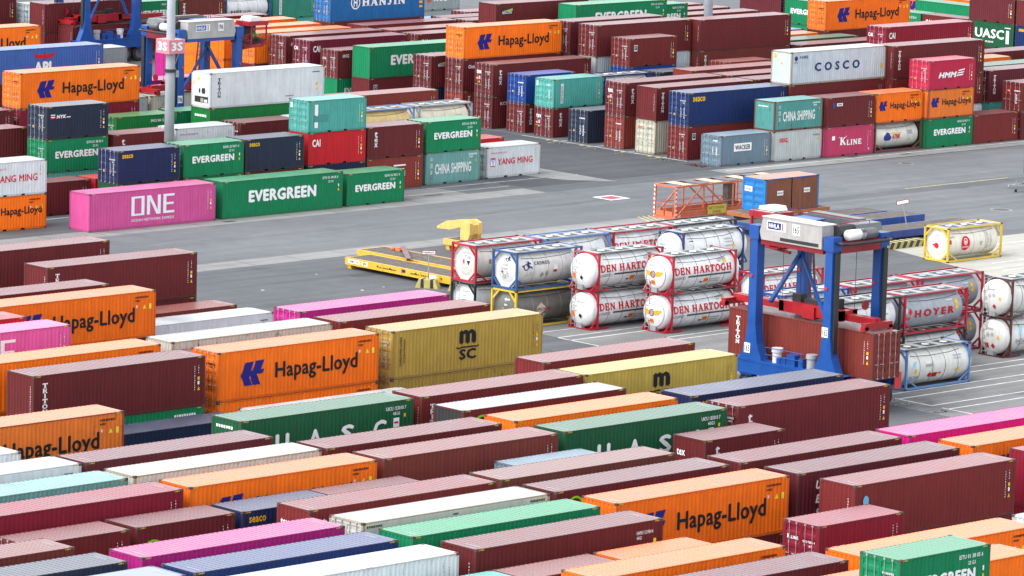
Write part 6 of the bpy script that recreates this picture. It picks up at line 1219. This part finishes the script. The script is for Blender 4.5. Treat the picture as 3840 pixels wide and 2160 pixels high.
pr(cg,'reflector_strip',[(SQ,.0,.1,.16,CH-.2)],WHITE,lambda a,b,d:(a,-.004-d,b)); pr(cg,'reflector_strip',[(ch,.0,.1,.16,CH-.2)],C(.5,.08,.05,0),lambda a,b,d:(a,-.012-d,b))
pr(cg,'reflector_strip',[(SQ,CW-.16,.1,.16,CH-.2)],WHITE,lambda a,b,d:(-.004-d,a,b)); pr(cg,'reflector_strip',[(ch,CW-.16,.1,.16,CH-.2)],C(.5,.08,.05,0),lambda a,b,d:(-.012-d,a,b))
# hydrant sign, concrete blocks, wheel ramp
BLK=mat('striped_concrete',(.42,.36,.12),rough=.85,var=.2,scale=3)
def block(x,y,label):
    o=empty('concrete_block',(x,y,0)); tag(o,label,'block','striped concrete blocks'); obj('body',MB().prism([(-.85,0),(.85,0),(.6,.62),(-.6,.62)],-.35,.35).tf(Matrix.Rotation(R(-60),4,'Z')).mesh('blk',[BLK]),o)
    for a in (-.45,.25): obj('stripe',MB().prism([(a,.02),(a+.26,.02),(a+.22,.635),(a+.02,.635)],-.357,.357).tf(Matrix.Rotation(R(-60),4,'Z')).mesh('str',[DARK]),o)
    return o
block(220.6,241.7,'black and yellow concrete block carrying the small signpost'); block(221.5,239.3,'black and yellow concrete block behind the black tank frame')
def signpost(x,y,z,h,tilt,txt,label,rz):
    o=empty('signpost',(x,y,z)); tag(o,label,'sign','small signposts'); o.rotation_euler=(0,tilt,rz)
    obj('post',MB().tube([(0,0,0),(0,0,h)],.04,6).mesh('sp',[GALV]),o); pl=obj('sign_plate',MB().box(-.5,-.03,h-.02,.5,.0,h+.32).mesh('plate',[GLOSS]),o,color=C(.25,.02,.03,.1))
    pr(pl,'sign_face',[(SQ,-.45,h+.03,.9,.24)],WHITE,lambda a,b,d:(a,-.034-d,b))
    if txt: pr(pl,'lettering',[(T_(txt,.01),-.38,h+.07,.76,.16)],BLACK,lambda a,b,d:(a,-.044-d,b))
signpost(220.6,241.7,.6,1.75,0,'Hydrant','small white signpost on a striped block beside nearest yellow trailer',R(-40))
signpost(268.6,240.0,.9,1.7,R(-12),'','leaning pale signpost standing on the blue flat trailers',R(-35))
rp=empty('wheel_ramp',(264.5,236.6,0)); tag(rp,'yellow and black striped concrete kerb beside the blue flats','kerb')
obj('body',MB().prism([(-2.3,0),(2.3,0),(2.2,.5),(-2.2,.5)],-.5,.5).mesh('ramp',[BLK]),rp)
for i in range(6): a=-2.1+i*.72; obj('stripe',MB().prism([(a,.03),(a+.36,.03),(a+.62,.505),(a+.26,.505)],-.506,.506).mesh('rs',[DARK]),rp)
# grey towed floodlight trailer at the right edge
gt=empty('equipment_trailer',(297.0,252.4,0)); tag(gt,'grey equipment trailer with jockey wheel cut off by the right edge','trailer')
GT=C(.10,.13,.15,.3)
obj('deck',MB().box(0,-1.6,.55,4.4,.5,.75).mesh('gd',[GLOSS]),gt,color=GT); obj('cabinet',MB().prism([(.45,.8),(4.2,.8),(4.2,3.1),(.8,3.1),(.45,2.6)],-1.5,.4).mesh('gc',[GLOSS]),gt,color=GT); obj('tall_panel',MB().box(.15,-1.4,1.5,.42,.45,3.15).mesh('gp',[GLOSS]),gt,color=C(.07,.1,.12,.2))
obj('drawbar',MB().beam((0,-.5,.6),(-1.6,.3,.6),.12).beam((0,.4,.6),(-1.6,.3,.6),.12).lathe([(-.1,.1),(.1,.1)],(-1.7,.3,.6),'x',8).mesh('gb',[GALV]),gt); jw=obj('jockey_wheel',MB().lathe([(-.05,.12),(.05,.12)],(-1.0,.2,.12),'y',12).mesh('gj',[RUB]),gt); obj('jockey_post',MB().tube([(-1.0,.2,.12),(-1.0,.2,1.0)],.035,6).mesh('gjp',[GALV]),jw)
for x in (1.8,2.6):
    for y in (-1.5,.4): obj('wheel',MB().lathe([(-.12,.26),(-.1,.33),(.1,.33),(.12,.26)],(x,y,.33),'y',16).mesh('gw',[RUB]),gt)
# lamp posts
MAST=mat('mast_steel',(.30,.33,.355),rough=.55,var=.1,scale=1)
def lamp(x,y,h,r,label,sign=False):
    o=empty('lamp_post',(x,y,0)); tag(o,label,'lamp post','tall lighting masts')
    obj('pole',MB().lathe([(0,r*1.05),(h*.35,r*.9),(h,r*.5)],(0,0,0),'z',20).mesh('mast',[MAST],True),o); obj('lamp_ring',MB().lathe([(h-.2,1.0),(h,1.1),(h+.15,.4)],(0,0,0),'z',16).mesh('ring',[GALV]),o)
    for i in range(6):
        a=i*math.pi/3; obj('lamp_head',MB().box(-.3,-.2,-.12,.3,.2,.1).mesh('lh',[DARK]),o,(1.3*math.cos(a),1.3*math.sin(a),h-.25),a)
    if sign:
        s=.80; z0,z1=11.75,12.85
        sb=obj('sign_box',MB().box(-s,-s,z0,s,s,z1).mesh('sb',[GLOSS]),o,color=C(.55,.20,.24,.3))
        pr(sb,'lettering',[(T_('3S',.05),-s+.22,z0+.22,1.15,.68)],C(.72,.72,.74,0),lambda a,b,d:(a,-s-.01-d,b)); pr(sb,'lettering',[(T_('3S',.05),-s+.22,z0+.22,1.15,.68)],C(.72,.72,.74,0),lambda a,b,d:(-s-.01-d,-a,b))
        obj('clamp_band',MB().lathe([(10.25,.48),(10.5,.48)],(0,0,0),'z',16).mesh('cl',[DARK]),o); obj('junction_box',MB().box(.3,-.35,9.85,.6,-.0,10.35).mesh('jb',[GALV]),o); obj('sign_bracket',MB().beam((.6,-.3,11.8),(.42,-.1,10.9),.06).mesh('br',[GALV]),o)
lamp(232.3,285.0,30,.40,'pale grey lamp post carrying a pink 3S sign at the left',True)
lamp(326.9,318.9,32,.45,'pale grey lamp post rising behind maroon roofs at the top')
